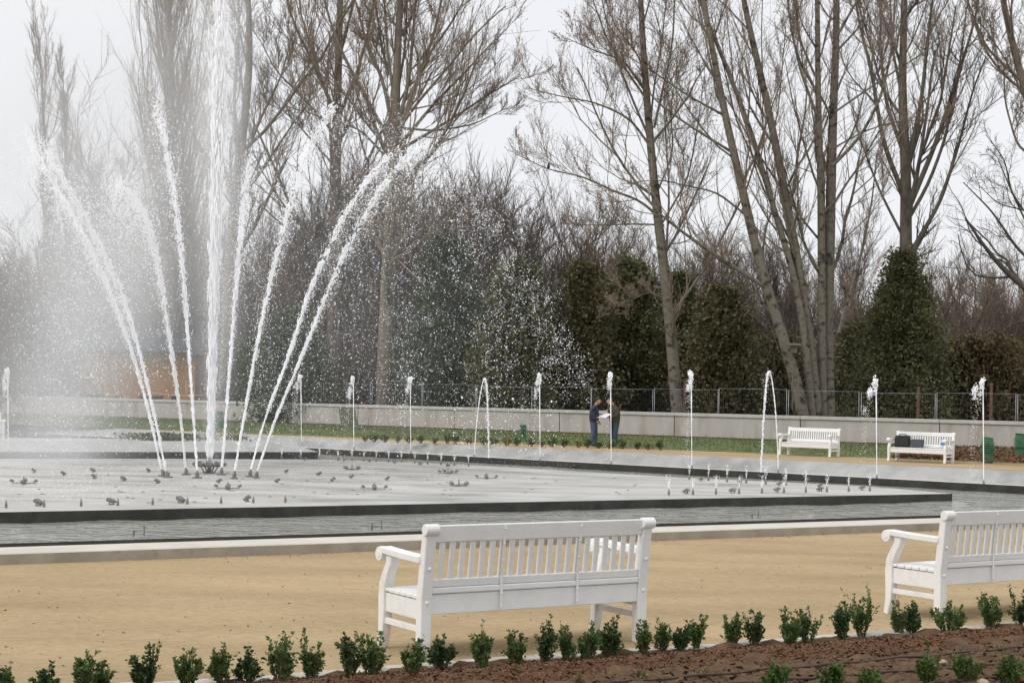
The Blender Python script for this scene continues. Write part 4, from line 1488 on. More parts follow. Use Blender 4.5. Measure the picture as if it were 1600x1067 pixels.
for (x, y), kd in sorted(LT, key=lambda q: q[0][0]):
    k = cnt.get(kd, 0)
    cnt[kd] = k + 1
    yaw = rng.uniform(-.5, .5) + (1.5 if x < 330 else -1.4 if x < 640 else -2.2)
    make_light(G(x, y, ZI), yaw, rng.uniform(.35, .7), 'small grey floodlight, %s from the left %s' % (ordn(k), RN[kd][0]), RN[kd][1], rng.uniform(1.05, 1.2) if kd == 'f' else .95)

CLN = [((37, 756), 'nozzle cluster with lamps at the far left of the slab'), ((356, 764), 'nozzle cluster with four lamps in front of the central column'),
       ((550, 734), 'low nozzle cluster behind the middle floodlights'), ((585, 765), 'nozzle cluster half veiled by spray in the slab middle'),
       ((700, 740), 'rearmost of three nozzle clusters right of the middle'), ((717, 759.5), 'nearest of three nozzle clusters right of the middle'),
       ((760, 748), 'rightmost nozzle cluster on the slab')]
for (x, y), lab in CLN:
    root = empty('nozzle_cluster', G(x, y, ZI), rng.uniform(0, 1.5), lab, 'nozzle cluster', 'nozzle clusters on the slab')
    root.scale = (.9, .9, .62)
    for a in (0, math.pi / 2):
        mb = MB().box(-.30, .30, -.018, .018, .03 + .001 * a, .055 + .001 * a).rotz(a)
        mb.build('cross_bar', M['lamp_grey'], root)
    for k in range(4):
        a = k * math.pi / 2 + .0
        o = MB().prism_x([(-.05, -.03), (.05, -.04), (.055, .05), (-.045, .035)], -.05, .05).build('lamp', M['lamp_grey'], root, bevel=.006)
        o.matrix_local = Matrix.Translation((.29 * math.cos(a), .29 * math.sin(a), .115)) @ Matrix.Rotation(a - math.pi / 2, 4, 'Z') @ Matrix.Rotation(.4, 4, 'X')
    MB().cyl((0, 0, 0), (0, 0, .26), .026, .018, n=10).build('riser', M['steel'], root)
    MB().cyl((0, 0, 0), (0, 0, .07), .07, .06, n=12).build('hub', M['lamp_grey'], root)
# floor studs
sm = MB().lathe([(.045, -.01), (.045, .006), (.02, .016)], n=10).mesh('floor_stud')
sm.materials.append(M['lamp_grey'])
for k in range(64):
    x = rng.uniform(20, 1000)
    y = 722 + (794 - .0195 * x - 722) * rng.uniform(.25, .95) if x < 640 else rng.uniform(742 + (x - 640) * .012, 776 - (x - 640) * .012)
    o = bpy.data.objects.new('floor_stud', sm)
    COL.objects.link(o)
    o.location = G(x, y, ZI)
    set_props(o, 'small dark metal stud set in the pale fountain slab', 'stud', 'metal studs in the slab')
# thin rods standing in the near water
for k, (x, y0_, y1_, lab) in enumerate(((209, 837, 829, 'shorter metal rod sticking out of the near water at left'), (225, 837, 822, 'taller metal rod sticking out of the near water at left'),
                                        (581, 827, 819, 'shorter metal rod in the near water left of the front bench'), (596, 826, 814, 'taller metal rod in the near water left of the front bench'),
                                        (1175, 809, 803, 'short metal rod in the near water right of the front bench'), (1185, 809, 798, 'taller metal rod in the near water right of the front bench'))):
    p = G(x, y0_, -.60)
    h = D(x, y1_, p.y).z - p.z
    root = empty('metal_rod', (p.x, p.y, p.z), 0, lab, 'rod', 'rods in the near water')
    MB().cyl((0, 0, -.3), (0, 0, h), .011 if k % 2 else .02, n=8).build('rod', M['lamp_grey'], root)
    MB().cyl((0, 0, h), (0, 0, h + .015), .018, n=8).build('cap', M['steel'], root)
# ------------------------------------------------------------------ bare trees
def nrm(a): return a / (np.linalg.norm(a, axis=-1, keepdims=True) + 1e-9)


def grow(pts, rad, n, tmin, tmax, ang, asd, lenf, upw, wig, P, rr, rng, rmin=.004, tip=.35, plane=None, lsd=.3):
    """children of every polyline in pts (N,Q,3) with radii rad (N,Q)"""
    N_, Q, _ = pts.shape
    Mn = N_ * n
    pi = np.repeat(np.arange(N_), n)
    t = (tmin + (tmax - tmin) * (np.tile(np.arange(n), N_) + rng.uniform(0, 1, Mn)) / n)
    x = t * (Q - 1)
    i = np.minimum(x.astype(int), Q - 2)
    f = (x - i)[:, None]
    p = pts[pi, i] * (1 - f) + pts[pi, i + 1] * f
    tg = nrm(pts[pi, i + 1] - pts[pi, i])
    r = rad[pi, i] * (1 - f[:, 0]) + rad[pi, i + 1] * f[:, 0]
    plen = np.linalg.norm(np.diff(pts, axis=1), axis=2).sum(1)[pi]
    e = nrm(np.cross(tg, rng.normal(size=(Mn, 3))))
    a = np.clip(rng.normal(ang, asd, Mn), .12, 1.5)[:, None]
    d = nrm(tg * np.cos(a) + e * np.sin(a))
    ln = (plen * lenf(t) * np.clip(rng.normal(1, lsd, Mn), .35, 1.8))[:, None]
    out = np.empty((Mn, P, 3))
    out[:, 0] = p
    for k in range(1, P):
        d = nrm(d + np.array([0, 0, upw]) / P + rng.normal(size=(Mn, 3)) * wig)
        out[:, k] = out[:, k - 1] + d * ln / (P - 1)
    rb = np.maximum(np.minimum(r * .85, r * rr * np.clip(rng.normal(1, .15, Mn), .6, 1.4)), rmin)
    rd = rb[:, None] * np.linspace(1, tip, P)[None]
    return out, rd


def stem_px(poly, Y, r0_, r1_, P=18, dy=0.0, zb=None):
    n = len(poly)
    pts = [list(D(x, y, Y + dy * i / max(1, n - 1))) for i, (x, y) in enumerate(poly)]
    if zb is not None:
        pts[0][2] = zb
    p = resample(pts, P)
    return p, np.linspace(r0_, r1_, P)


def quads_to_tris(f): return np.concatenate([f[:, [0, 1, 2]], f[:, [0, 2, 3]]])


def buds_mesh(tw, rng, per=3, size=.05):
    """small hanging catkins and buds on the twigs"""
    N_, P, _ = tw.shape
    k = N_ * per
    pi = np.repeat(np.arange(N_), per)
    t = rng.uniform(.25, 1, k) * (P - 1)
    i = np.minimum(t.astype(int), P - 2)
    f = (t - i)[:, None]
    p = tw[pi, i] * (1 - f) + tw[pi, i + 1] * f
    d = nrm(tw[pi, i + 1] - tw[pi, i]) + rng.normal(size=(k, 3)) * .5
    d = nrm(d)
    e = nrm(np.cross(d, rng.normal(size=(k, 3))))
    l = (size * rng.uniform(.5, 1.5, k))[:, None]
    w_ = l * .22
    V = np.stack([p, p + d * l * .5 + e * w_, p + d * l, p + d * l * .5 - e * w_], 1).reshape(-1, 3)
    return V, np.arange(k * 4).reshape(-1, 4)


def build_tree(name, label, cat, loc, stems, rng, levels, bark, twig, bud=0, bud_size=.06, group=None, extra=None, parent_only=False):
    """stems: list of (pts, rad); levels: list of dicts for grow()"""
    P = stems[0][0].shape[0]
    pts = np.stack([s_[0] for s_ in stems])
    rad = np.stack([s_[1] for s_ in stems])
    org = np.array(loc)
    layers = [(pts, rad)]
    if extra:
        layers.append((np.stack([s_[0] for s_ in extra]), np.stack([s_[1] for s_ in extra])))
    cur = layers[-1:] if False else [(pts, rad)]
    allp, allr = pts, rad
    if extra:
        allp = np.concatenate([pts, layers[1][0]])
        layers[1] = (layers[1][0], layers[1][1] * .85)
        allr = np.concatenate([rad, layers[1][1]])
    cp, crd = allp, allr
    tw_layers = []
    for li, lv in enumerate(levels):
        q, r = grow(cp, crd, rng=rng, **lv)
        if li == 0: layers.append((q, r))
        else: tw_layers.append((q, r))
        cp, crd = q, r
    root = empty(name, loc, 0, label, cat, group)
    vs, fs, k = [], [], 0
    for li, (q, r) in enumerate(layers):
        v, f = tubes_np(q - org, r, 9 if li == 0 else 6)
        vs.append(v); fs.append(f + k); k += len(v)
    link_mesh('trunk', np_mesh('trunk', np.concatenate(vs), np.concatenate(fs), True), bark, root)
    vs, fs, k = [], [], 0
    for li, (q, r) in enumerate(tw_layers):
        v, f = tubes_np(q - org, r, 4 if li == 0 and len(tw_layers) > 1 else 3)
        vs.append(v); fs.append(f + k); k += len(v)
    cr_ = link_mesh('crown', np_mesh('crown', np.concatenate(vs), np.concatenate(fs)), twig, root)
    if bud:
        v, f = buds_mesh(tw_layers[-1][0] - org, rng, bud, bud_size)
        link_mesh('buds', np_mesh('buds', v, f), M['bud'], cr_)
    return root


lin = lambda a, b_: (lambda t: a + (b_ - a) * t)

# --- the pale poplars behind the fence at right
Y = 76
rng = np.random.default_rng(21)
st = [stem_px([(1062, 650), (1054, 590), (1045, 480), (1036, 400), (1026, 330), (1018, 240), (1010, 150), (1004, 60), (998, -60), (996, -160)], Y, .31, .09, zb=.1)]
ex_ = [stem_px(p, Y, a, b_) for p, a, b_ in (
    ([(1030, 340), (1000, 312), (960, 300), (910, 275), (857, 266), (805, 240)], .085, .02),
    ([(1020, 235), (985, 185), (930, 160), (880, 152), (825, 138)], .08, .02),
    ([(1013, 150), (975, 95), (930, 80), (885, 60)], .08, .02),
    ([(1018, 225), (990, 160), (960, 85), (940, 0), (930, -60)], .08, .025),
    ([(1012, 140), (1000, 90), (960, 40), (935, -30)], .06, .02),
    ([(1034, 350), (1075, 280), (1090, 200), (1100, 120)], .07, .02),
    ([(1022, 200), (1040, 120), (1052, 60), (1056, -60)], .08, .03),
    ([(1038, 352), (1000, 350), (940, 352), (880, 350)], .06, .015),
    ([(1043, 470), (1015, 455), (985, 470), (950, 480)], .045, .012),
    ([(1027, 300), (1052, 240), (1048, 170), (1060, 90)], .06, .02))]
LV = [dict(n=12, tmin=.10, tmax=.98, ang=.78, asd=.18, lenf=lin(.36, .22), upw=1.1, wig=.10, P=8, rr=.36, rmin=.013),
      dict(n=9, tmin=.12, tmax=1, ang=.62, asd=.2, lenf=lin(.50, .34), upw=.9, wig=.13, P=5, rr=.5, rmin=.010),
      dict(n=8, tmin=.12, tmax=1, ang=.6, asd=.22, lenf=lin(.52, .40), upw=.5, wig=.16, P=2, rr=.6, rmin=.0072, tip=.6)]
build_tree('poplar_tree', 'pale-barked bare poplar standing right behind the two people', 'tree', tuple(D(1062, 650, Y)), st, rng, LV, M['bark_pale'], M['twig'], 1, .09, None, ex_)

rng = np.random.default_rng(22)
Y = 74
st = [stem_px(p, Y + k * .35, a, b_, zb=.1) for k, (p, a, b_) in enumerate((
    ([(1262, 652), (1245, 590), (1216, 506), (1188, 416), (1168, 332), (1148, 242), (1132, 180), (1115, 84), (1098, 0), (1085, -90)], .30, .10),
    ([(1272, 652), (1262, 560), (1244, 430), (1216, 355), (1194, 270), (1171, 197), (1137, 107), (1104, 34), (1080, -40)], .20, .07),
    ([(1280, 652), (1268, 560), (1250, 430), (1227, 304), (1210, 214), (1193, 135), (1174, 56), (1160, 0), (1150, -80)], .30, .11),
    ([(1286, 652), (1284, 540), (1284, 394), (1282, 247), (1278, 169), (1278, 60), (1276, -80)], .24, .10),
    ([(1296, 652), (1292, 540), (1297, 360), (1300, 247), (1303, 135), (1308, 56), (1306, -80)], .34, .13)))]
ex_ = [stem_px(p, Y + .8, a, b_) for p, a, b_ in (
    ([(1300, 260), (1345, 215), (1378, 150), (1395, 70), (1400, -40)], .11, .04),
    ([(1305, 175), (1370, 130), (1440, 85), (1500, 45)], .07, .02),
    ([(1302, 232), (1350, 205), (1400, 190), (1470, 188)], .06, .015),
    ([(1170, 340), (1120, 300), (1070, 290), (1030, 280), (970, 288)], .07, .02),
    ([(1147, 240), (1090, 205), (1030, 165), (975, 95), (940, 60)], .08, .02),
    ([(1130, 180), (1075, 150), (1010, 105), (950, 72)], .07, .02),
    ([(1213, 500), (1170, 450), (1130, 428), (1085, 405)], .07, .015),
    ([(1194, 280), (1150, 190), (1130, 100), (1110, 20)], .06, .02),
    ([(1276, 180), (1250, 110), (1235, 40), (1225, -40)], .09, .03),
    ([(1284, 430), (1255, 380), (1245, 330), (1225, 260)], .09, .03),
    ([(1310, 520), (1345, 400), (1362, 320), (1370, 240)], .10, .03),
    ([(1274, 120), (1248, 60), (1240, -30)], .07, .03),
    ([(1306, 60), (1340, 0), (1360, -60)], .09, .04),
    ([(1200, 235), (1215, 180), (1222, 110), (1228, 40)], .05, .02))]
LV2 = [dict(n=11, tmin=.28, tmax=.98, ang=.62, asd=.2, lenf=lin(.30, .20), upw=1.2, wig=.10, P=8, rr=.34, rmin=.013),
       dict(n=8, tmin=.12, tmax=1, ang=.6, asd=.2, lenf=lin(.48, .34), upw=1.0, wig=.12, P=5, rr=.5, rmin=.010),
       dict(n=6, tmin=.12, tmax=1, ang=.58, asd=.22, lenf=lin(.52, .40), upw=.6, wig=.15, P=2, rr=.6, rmin=.0072, tip=.6)]
build_tree('poplar_tree', 'clump of five leaning bare poplar stems rising from one base', 'tree', tuple(D(1280, 652, Y)), st, rng, LV2, M['bark_pale'], M['twig'], 1, .07, None, ex_)

rng = np.random.default_rng(23)
Y = 84
st = [stem_px([(1418, 655), (1416, 500), (1415, 393), (1416, 315), (1416, 236), (1407, 157), (1413, 60), (1412, -90)], Y, .46, .12, zb=.1)]
ex_ = [stem_px(p, Y, a, b_) for p, a, b_ in (
    ([(1418, 330), (1462, 225), (1490, 140), (1525, 28), (1535, -40)], .19, .05),
    ([(1420, 400), (1470, 315), (1500, 220), (1520, 140), (1540, 90)], .16, .04),
    ([(1414, 310), (1380, 225), (1362, 112), (1340, 28), (1330, -50)], .17, .05),
    ([(1420, 250), (1440, 157), (1450, 56), (1462, -40)], .17, .05),
    ([(1412, 240), (1385, 165), (1375, 80), (1378, -30)], .14, .05),
    ([(1416, 380), (1375, 300), (1350, 235), (1330, 170)], .10, .03),
    ([(1418, 345), (1450, 290), (1478, 215), (1500, 100), (1512, 0)], .13, .04),
    ([(1409, 150), (1395, 80), (1390, -20)], .10, .04))]
LV3 = [dict(n=9, tmin=.28, tmax=.98, ang=.6, asd=.2, lenf=lin(.36, .24), upw=1.2, wig=.11, P=8, rr=.40, rmin=.015),
       dict(n=9, tmin=.12, tmax=1, ang=.58, asd=.2, lenf=lin(.47, .32), upw=1.0, wig=.13, P=5, rr=.5, rmin=.011),
       dict(n=8, tmin=.12, tmax=1, ang=.55, asd=.22, lenf=lin(.50, .38), upw=.6, wig=.15, P=2, rr=.6, rmin=.008, tip=.6)]
build_tree('bare_tree', 'dark-stemmed bare tree forking wide above the tall conifer', 'tree', tuple(D(1418, 655, Y)), st, rng, LV3, M['bark_dark'], M['twig_dark'], 1, .06, None, ex_)

rng = np.random.default_rng(24)
Y = 80
st = [stem_px([(1690, 660), (1680, 480), (1655, 330), (1620, 200), (1592, 110), (1570, 20), (1555, -70)], Y, .4, .12, zb=.1)]
ex_ = [stem_px(p, Y, a, b_) for p, a, b_ in (
    ([(1640, 260), (1590, 230), (1570, 160), (1568, 100)], .09, .03),
    ([(1610, 140), (1540, 75), (1515, 10), (1500, -40)], .10, .03),
    ([(1650, 310), (1600, 150), (1570, 90), (1535, 40)], .10, .03))]
build_tree('bare_tree', 'bare tree with limbs entering at the top right corner', 'tree', tuple(D(1690, 660, Y)), st, rng, LV3, M['bark_mid'], M['twig'], 2, .08, None, ex_)

rng = np.random.default_rng(25)
Y = 86
st = [stem_px([(1700, 660), (1690, 560), (1650, 490), (1600, 448), (1565, 420), (1530, 375), (1508, 340)], Y, .42, .05, zb=.1)]
ex_ = [stem_px(p, Y, a, b_) for p, a, b_ in (
    ([(1650, 440), (1590, 390), (1550, 330), (1505, 285)], .13, .03),
    ([(1660, 480), (1620, 380), (1585, 310), (1560, 250)], .12, .03),
    ([(1590, 440), (1572, 410), (1545, 400), (1548, 405)], .08, .05),
    ([(1655, 400), (1610, 330), (1560, 320), (1530, 290)], .09, .02),
    ([(1600, 330), (1580, 300), (1570, 250), (1540, 210)], .07, .02))]
LV4 = [dict(n=6, tmin=.2, tmax=.97, ang=.7, asd=.25, lenf=lin(.36, .26), upw=.6, wig=.22, P=8, rr=.45, rmin=.014),
       dict(n=7, tmin=.15, tmax=1, ang=.7, asd=.25, lenf=lin(.48, .34), upw=.5, wig=.25, P=6, rr=.5, rmin=.009),
       dict(n=6, tmin=.1, tmax=1, ang=.7, asd=.25, lenf=lin(.5, .36), upw=.3, wig=.25, P=3, rr=.6, rmin=.008, tip=.6)]
build_tree('oak_tree', 'dark crooked oak limbs reaching in from the right edge', 'tree', tuple(D(1700, 660, Y)), st, rng, LV4, M['bark_dark'], M['twig_dark'], 0, .06, None, ex_)

# --- big trees in the middle and left
rng = np.random.default_rng(26)
Y = 92
st = [stem_px([(600, 650), (604, 500), (610, 350), (616, 225), (618, 150), (622, 60), (630, -80)], Y, .55, .13, zb=.1)]
ex_ = [stem_px(p, Y, a, b_) for p, a, b_ in (
    ([(616, 230), (650, 130), (680, 50), (700, -50)], .20, .05),
    ([(614, 235), (640, 120), (648, 20), (655, -60)], .18, .06),
    ([(616, 215), (600, 130), (570, 60), (545, -40)], .18, .05),
    ([(612, 225), (575, 160), (540, 95), (510, 20), (500, -40)], .17, .05),
    ([(618, 235), (680, 160), (730, 110), (775, 60)], .15, .03),
    ([(616, 240), (700, 190), (760, 150), (812, 120)], .14, .03),
    ([(622, 200), (680, 205), (740, 195), (800, 165)], .10, .02),
    ([(617, 220), (660, 100), (710, 30), (740, -30)], .15, .04),
    ([(608, 235), (570, 190), (520, 120), (480, 70)], .13, .03),
    ([(608, 250), (560, 200), (500, 185), (450, 140)], .10, .02),
    ([(617, 160), (605, 80), (600, -10), (598, -60)], .14, .05))]
LV5 = [dict(n=11, tmin=.2, tmax=.98, ang=.62, asd=.2, lenf=lin(.38, .24), upw=1.0, wig=.10, P=8, rr=.40, rmin=.017),
       dict(n=10, tmin=.12, tmax=1, ang=.55, asd=.2, lenf=lin(.47, .32), upw=.8, wig=.12, P=5, rr=.5, rmin=.013),
       dict(n=9, tmin=.12, tmax=1, ang=.5, asd=.22, lenf=lin(.50, .38), upw=.5, wig=.15, P=2, rr=.6, rmin=.0095, tip=.6)]
build_tree('bare_tree', 'wide bare tree fanning out its limbs above the right jets', 'tree', tuple(D(600, 650, Y)), st, rng, LV5, M['bark_mid'], M['twig'], 1, .07, None, ex_)

rng = np.random.default_rng(27)
Y = 98
st = [stem_px([(520, 650), (522, 450), (525, 250), (527, 150), (530, 50), (534, -80)], Y, .5, .15, zb=.1)]
ex_ = [stem_px(p, Y, a, b_) for p, a, b_ in (
    ([(525, 180), (490, 100), (460, 40), (440, -30)], .16, .05),
    ([(526, 190), (560, 110), (580, 30), (590, -40)], .16, .05),
    ([(524, 210), (470, 150), (430, 110), (405, 60)], .13, .03),
    ([(523, 260), (470, 200), (420, 150)], .10, .03))]
build_tree('bare_tree', 'tall bare tree between the central column and the widest tree', 'tree', tuple(D(520, 650, Y)), st, rng, LV5, M['bark_mid'], M['twig'], 1, .07, None, ex_)

rng = np.random.default_rng(28)
Y = 95
st = [stem_px([(352, 650), (356, 500), (362, 380), (370, 270), (385, 170), (392, 80), (385, -60)], Y, .5, .12, zb=.1)]
ex_ = [stem_px(p, Y, a, b_) for p, a, b_ in (
    ([(368, 300), (400, 200), (440, 120), (455, 60)], .16, .03),
    ([(372, 260), (365, 150), (375, 50), (370, -40)], .15, .05),
    ([(366, 330), (420, 250), (460, 190), (490, 150)], .13, .03),
    ([(366, 320), (340, 220), (335, 110), (330, 0)], .13, .04))]
build_tree('bare_tree', 'bare tree rising close behind the central water column', 'tree', tuple(D(352, 650, Y)), st, rng, LV5, M['bark_mid'], M['twig'], 1, .07, None, ex_)

LVP = [dict(n=70, tmin=.10, tmax=.98, ang=.50, asd=.12, lenf=lin(.34, .16), upw=1.6, wig=.05, P=9, rr=.30, rmin=.014),
       dict(n=11, tmin=.08, tmax=1, ang=.42, asd=.14, lenf=lin(.42, .26), upw=1.2, wig=.09, P=4, rr=.5, rmin=.013),
       dict(n=9, tmin=.1, tmax=1, ang=.4, asd=.18, lenf=lin(.48, .34), upw=.8, wig=.12, P=2, rr=.6, rmin=.0095, tip=.6)]
for k, (poly, Yp, r_, lab) in enumerate((
        ([(272, 640), (270, 450), (268, 250), (268, 100), (264, -20), (262, -110)], 106, .5, 'tall columnar poplar seen through mist left of the central jet'),
        ([(74, 640), (73, 400), (70, 250), (66, 130), (60, 58)], 132, .42, 'taller of two slim columnar poplars far at left'),
        ([(106, 640), (105, 450), (104, 300), (102, 200), (98, 112)], 134, .34, 'shorter slim columnar poplar beside the taller one at far left'))):
    rng = np.random.default_rng(40 + k)
    st = [stem_px(poly, Yp, r_, .03, zb=.1)]
    lv = [dict(q) for q in LVP]
    if k:
        lv[0]['lenf'] = lin(.16, .10)
        lv[0]['n'] = 50
        lv[0]['ang'] = .34
    build_tree('columnar_poplar', lab, 'tree', tuple(D(*poly[0], Yp)), st, rng, lv, M['bark_mid'], M['twig'], 0)

# --- generic bare trees of the wood edge (four shapes, shared meshes)
def wood_proto(seed, H, spread, lean):
    rng = np.random.default_rng(seed)
    P = 14
    z = np.linspace(0, H * .8, P)
    p = np.stack([lean * (z / H) ** 1.5 * H + rng.normal(0, .1, P).cumsum() * .4, rng.normal(0, .1, P).cumsum() * .4, z], -1)
    p[0] = 0
    lv = [dict(n=15, tmin=.22, tmax=1, ang=spread, asd=.22, lenf=lin(.50, .34), upw=1.0, wig=.13, P=8, rr=.5, rmin=.02),
          dict(n=10, tmin=.15, tmax=1, ang=.6, asd=.22, lenf=lin(.46, .34), upw=.7, wig=.15, P=6, rr=.5, rmin=.013),
          dict(n=13, tmin=.1, tmax=1, ang=.58, asd=.25, lenf=lin(.52, .38), upw=.5, wig=.18, P=2, rr=.6, rmin=.011, tip=.6)]
    stems = [(p, np.linspace(.20, .05, P))]
    if seed % 2:
        p2 = p.copy()
        p2[:, 0] += np.linspace(0, 1, P) ** 1.2 * H * .18
        stems.append((p2, np.linspace(.15, .04, P)))
    return build_tree('wood_tree', 'x', 'tree', (0, 0, 0), stems, rng, lv, M['bark_dark'], [M['twig_brown'], M['twig_dark'], M['twig_brown'], M['twig']][seed % 4], 0)


protos = [wood_proto(60 + k, 11.5, s_, l_) for k, (s_, l_) in enumerate(((.55, .03), (.68, -.05), (.6, .06), (.5, 0)))]
used = [False] * 4
# pixel x of the trunk, depth, pixel y of the top
WT = [(-10, 112, 395), (40, 116, 360), (95, 112, 385), (150, 128, 190), (175, 118, 360), (225, 114, 330), (285, 112, 340), (335, 116, 320),
      (420, 108, 330), (455, 104, 300), (495, 100, 275), (540, 104, 255), (585, 100, 260), (640, 103, 240), (672, 98, 262), (712, 104, 240), (748, 100, 258), (785, 104, 275), (815, 100, 318),
      (858, 106, 322), (895, 112, 300), (930, 104, 345), (975, 108, 350), (1015, 112, 360), (1075, 104, 360), (1112, 110, 345), (1150, 104, 375),
      (1205, 108, 372), (1240, 114, 380), (1330, 110, 365), (1375, 104, 395), (1455, 108, 370), (1490, 114, 395), (1525, 104, 405), (1560, 108, 398), (1600, 112, 410), (1640, 106, 400)]
rng = np.random.default_rng(9)
for k, (x, Yp, yt) in enumerate(WT):
    j = int(rng.integers(0, 4))
    if not used[j]:
        o = protos[j]
        used[j] = True
    else:
        o = copy_tree(protos[j])
    p = D(x, 640, Yp)
    ht = D(x, yt, Yp).z
    o.location = (p.x, p.y, .1)
    s_ = ht / 12.6
    o.scale = (s_ * rng.uniform(.85, 1.15), s_ * rng.uniform(.9, 1.1), s_)
    o.rotation_euler = (0, 0, rng.uniform(0, 6.28))
    set_props(o, 'brown leafless wood tree, %s from the left in the wood behind the wall' % ordn(k), 'tree', 'leafless trees of the wood behind the wall')
for j in range(4):
    if not used[j]:
        for ch in list(protos[j].children): bpy.data.objects.remove(ch, do_unlink=True)
        bpy.data.objects.remove(protos[j], do_unlink=True)

# --- undergrowth and distant wood: masses of twigs
def brush(name, label, n, xr, Yr, hfun, mat_, seed, r=.012, lean=.25, P=3, fork=3):
    rng = np.random.default_rng(seed)
    x = rng.uniform(*xr, n)
    Yd = rng.uniform(*Yr, n)
    base_ = np.stack([(x - 800) / F * Yd, Yd, np.full(n, .1)], -1)
    h_ = hfun(x, Yd) * rng.uniform(.45, 1.05, n)
    clear = (x > 50) & (x < 345) & (Yd < 115)          # the ochre building stands here
    base_[clear, 1] += 16
    base_[clear, 0] *= 1.15
    d = nrm(np.stack([rng.normal(0, lean, n), rng.normal(0, lean, n), np.ones(n)], -1))
    pts = np.empty((n, P, 3))
    pts[:, 0] = base_ + np.stack([np.zeros(n), np.zeros(n), rng.uniform(0, .6, n) * h_], -1)
    for k in range(1, P):
        d = nrm(d + rng.normal(size=(n, 3)) * .12)
        pts[:, k] = pts[:, k - 1] + d * (h_ * .42 / (P - 1))[:, None]
    rd = np.full((n, 1), r) * np.linspace(1.3, .6, P)[None]
    L_ = [(pts, rd)]
    if fork:
        L_.append(grow(pts, rd, fork, .2, 1, .6, .25, lin(.6, .5), .3, .2, 2, .7, rng, rmin=r * .7))
    vs, fs, k = [], [], 0
    for q, rr_ in L_:
        v, f = tubes_np(q, rr_, 3)
        vs.append(v); fs.append(f + k); k += len(v)
    o = link_mesh(name, np_mesh(name, np.concatenate(vs), np.concatenate(fs)), mat_)
    return set_props(o, label, 'undergrowth', kind='stuff')


def hsil(ys):
    def fn(x, Yd):
        y = np.interp(x, *zip(*ys))
        return (np.interp(x, [0, 1600], [601, 633]) - y) / F * Yd + HC
    return fn


brush('distant_wood', 'far grey brown wood reading as one mass behind the trees', 8000, (-60, 1680), (125, 150),
      hsil([(-60, 400), (0, 395), (150, 380), (300, 360), (480, 320), (640, 300), (800, 330), (900, 380), (1050, 400), (1250, 420), (1450, 420), (1680, 420)]), M['twig_brown'], 71, r=.026, lean=.3)
brush('undergrowth', 'tangle of brown leafless shrubs at the foot of the wood', 6500, (-60, 1680), (93, 118),
      hsil([(-60, 520), (300, 500), (480, 430), (800, 430), (1000, 470), (1250, 480), (1680, 480)]), M['twig_dark'], 72, r=.02, lean=.35)


# ------------------------------------------------------------------ evergreens
def leaf_quads(pos, d, size, rng, asp=.45):
    n = len(pos)
    d = nrm(d)
    e = nrm(np.cross(d, rng.normal(size=(n, 3))))
    s_ = size[:, None]
    V = np.stack([pos, pos + d * s_ * .5 + e * s_ * asp, pos + d * s_, pos + d * s_ * .5 - e * s_ * asp], 1).reshape(-1, 3)
    return V, np.arange(n * 4).reshape(-1, 4)


def conifer(px, Yd, ytop, wpx, mat_, label, seed, shape=.75, n=9000, cat='conifer', name='conifer_tree', grp='evergreens behind the fence', leaf=.17):
    rng = np.random.default_rng(seed)
    p = D(px, 640, Yd)
    base_ = Vector((p.x, p.y, .1))
    H = D(px, ytop, Yd).z - .1
    R = wpx / F * Yd / 2
    root = empty(name, base_, 0, label, cat, grp)
    nc = 230
    n = int(n * 1.35)
    hc = rng.uniform(.02, .97, nc) ** 1.05
    ac = rng.uniform(0, 6.28, nc)
    prof = lambda h: R * np.minimum(1, (1.02 - h) ** shape * 1.12) * (.82 + .18 * np.minimum(1, h * 6))
    rc = prof(hc) * rng.uniform(.62, 1.14, nc) * (1 + .10 * np.sin(ac * 3 + seed) * np.sin(hc * 9 + seed))
    cc = np.stack([rc * np.cos(ac), rc * np.sin(ac), hc * H], -1)
    k = n // nc
    sig = (.07 * R + .13 * prof(hc))[:, None, None]
    pos = (cc[:, None] + rng.normal(size=(nc, k, 3)) * sig * np.array([1, 1, .9])).reshape(-1, 3)
    out = np.repeat(np.stack([np.cos(ac), np.sin(ac), np.full(nc, .25)], -1), k, 0)
    d = out + rng.normal(size=pos.shape) * .55
    v1, f1 = leaf_quads(pos, d, leaf * rng.uniform(.6, 1.4, len(pos)), rng)
    # inner fill
    m_ = n // 2
    h2 = rng.uniform(0, .95, m_)
    a2 = rng.uniform(0, 6.28, m_)
    r2_ = prof(h2) * rng.uniform(.2, .85, m_)
    pos2 = np.stack([r2_ * np.cos(a2), r2_ * np.sin(a2), h2 * H], -1)
    v2, f2 = leaf_quads(pos2, rng.normal(size=pos2.shape), leaf * 1.9 * rng.uniform(.7, 1.3, m_), rng, .5)
    link_mesh('crown', np_mesh('crown', np.concatenate([v1, v2]), np.concatenate([f1, f2 + len(v1)])), mat_, root)
    MB().cyl((0, 0, -.2), (0, 0, H * .8), R * .10 + .05, .04, n=8).build('trunk', M['bark_dark'], root)
    return root


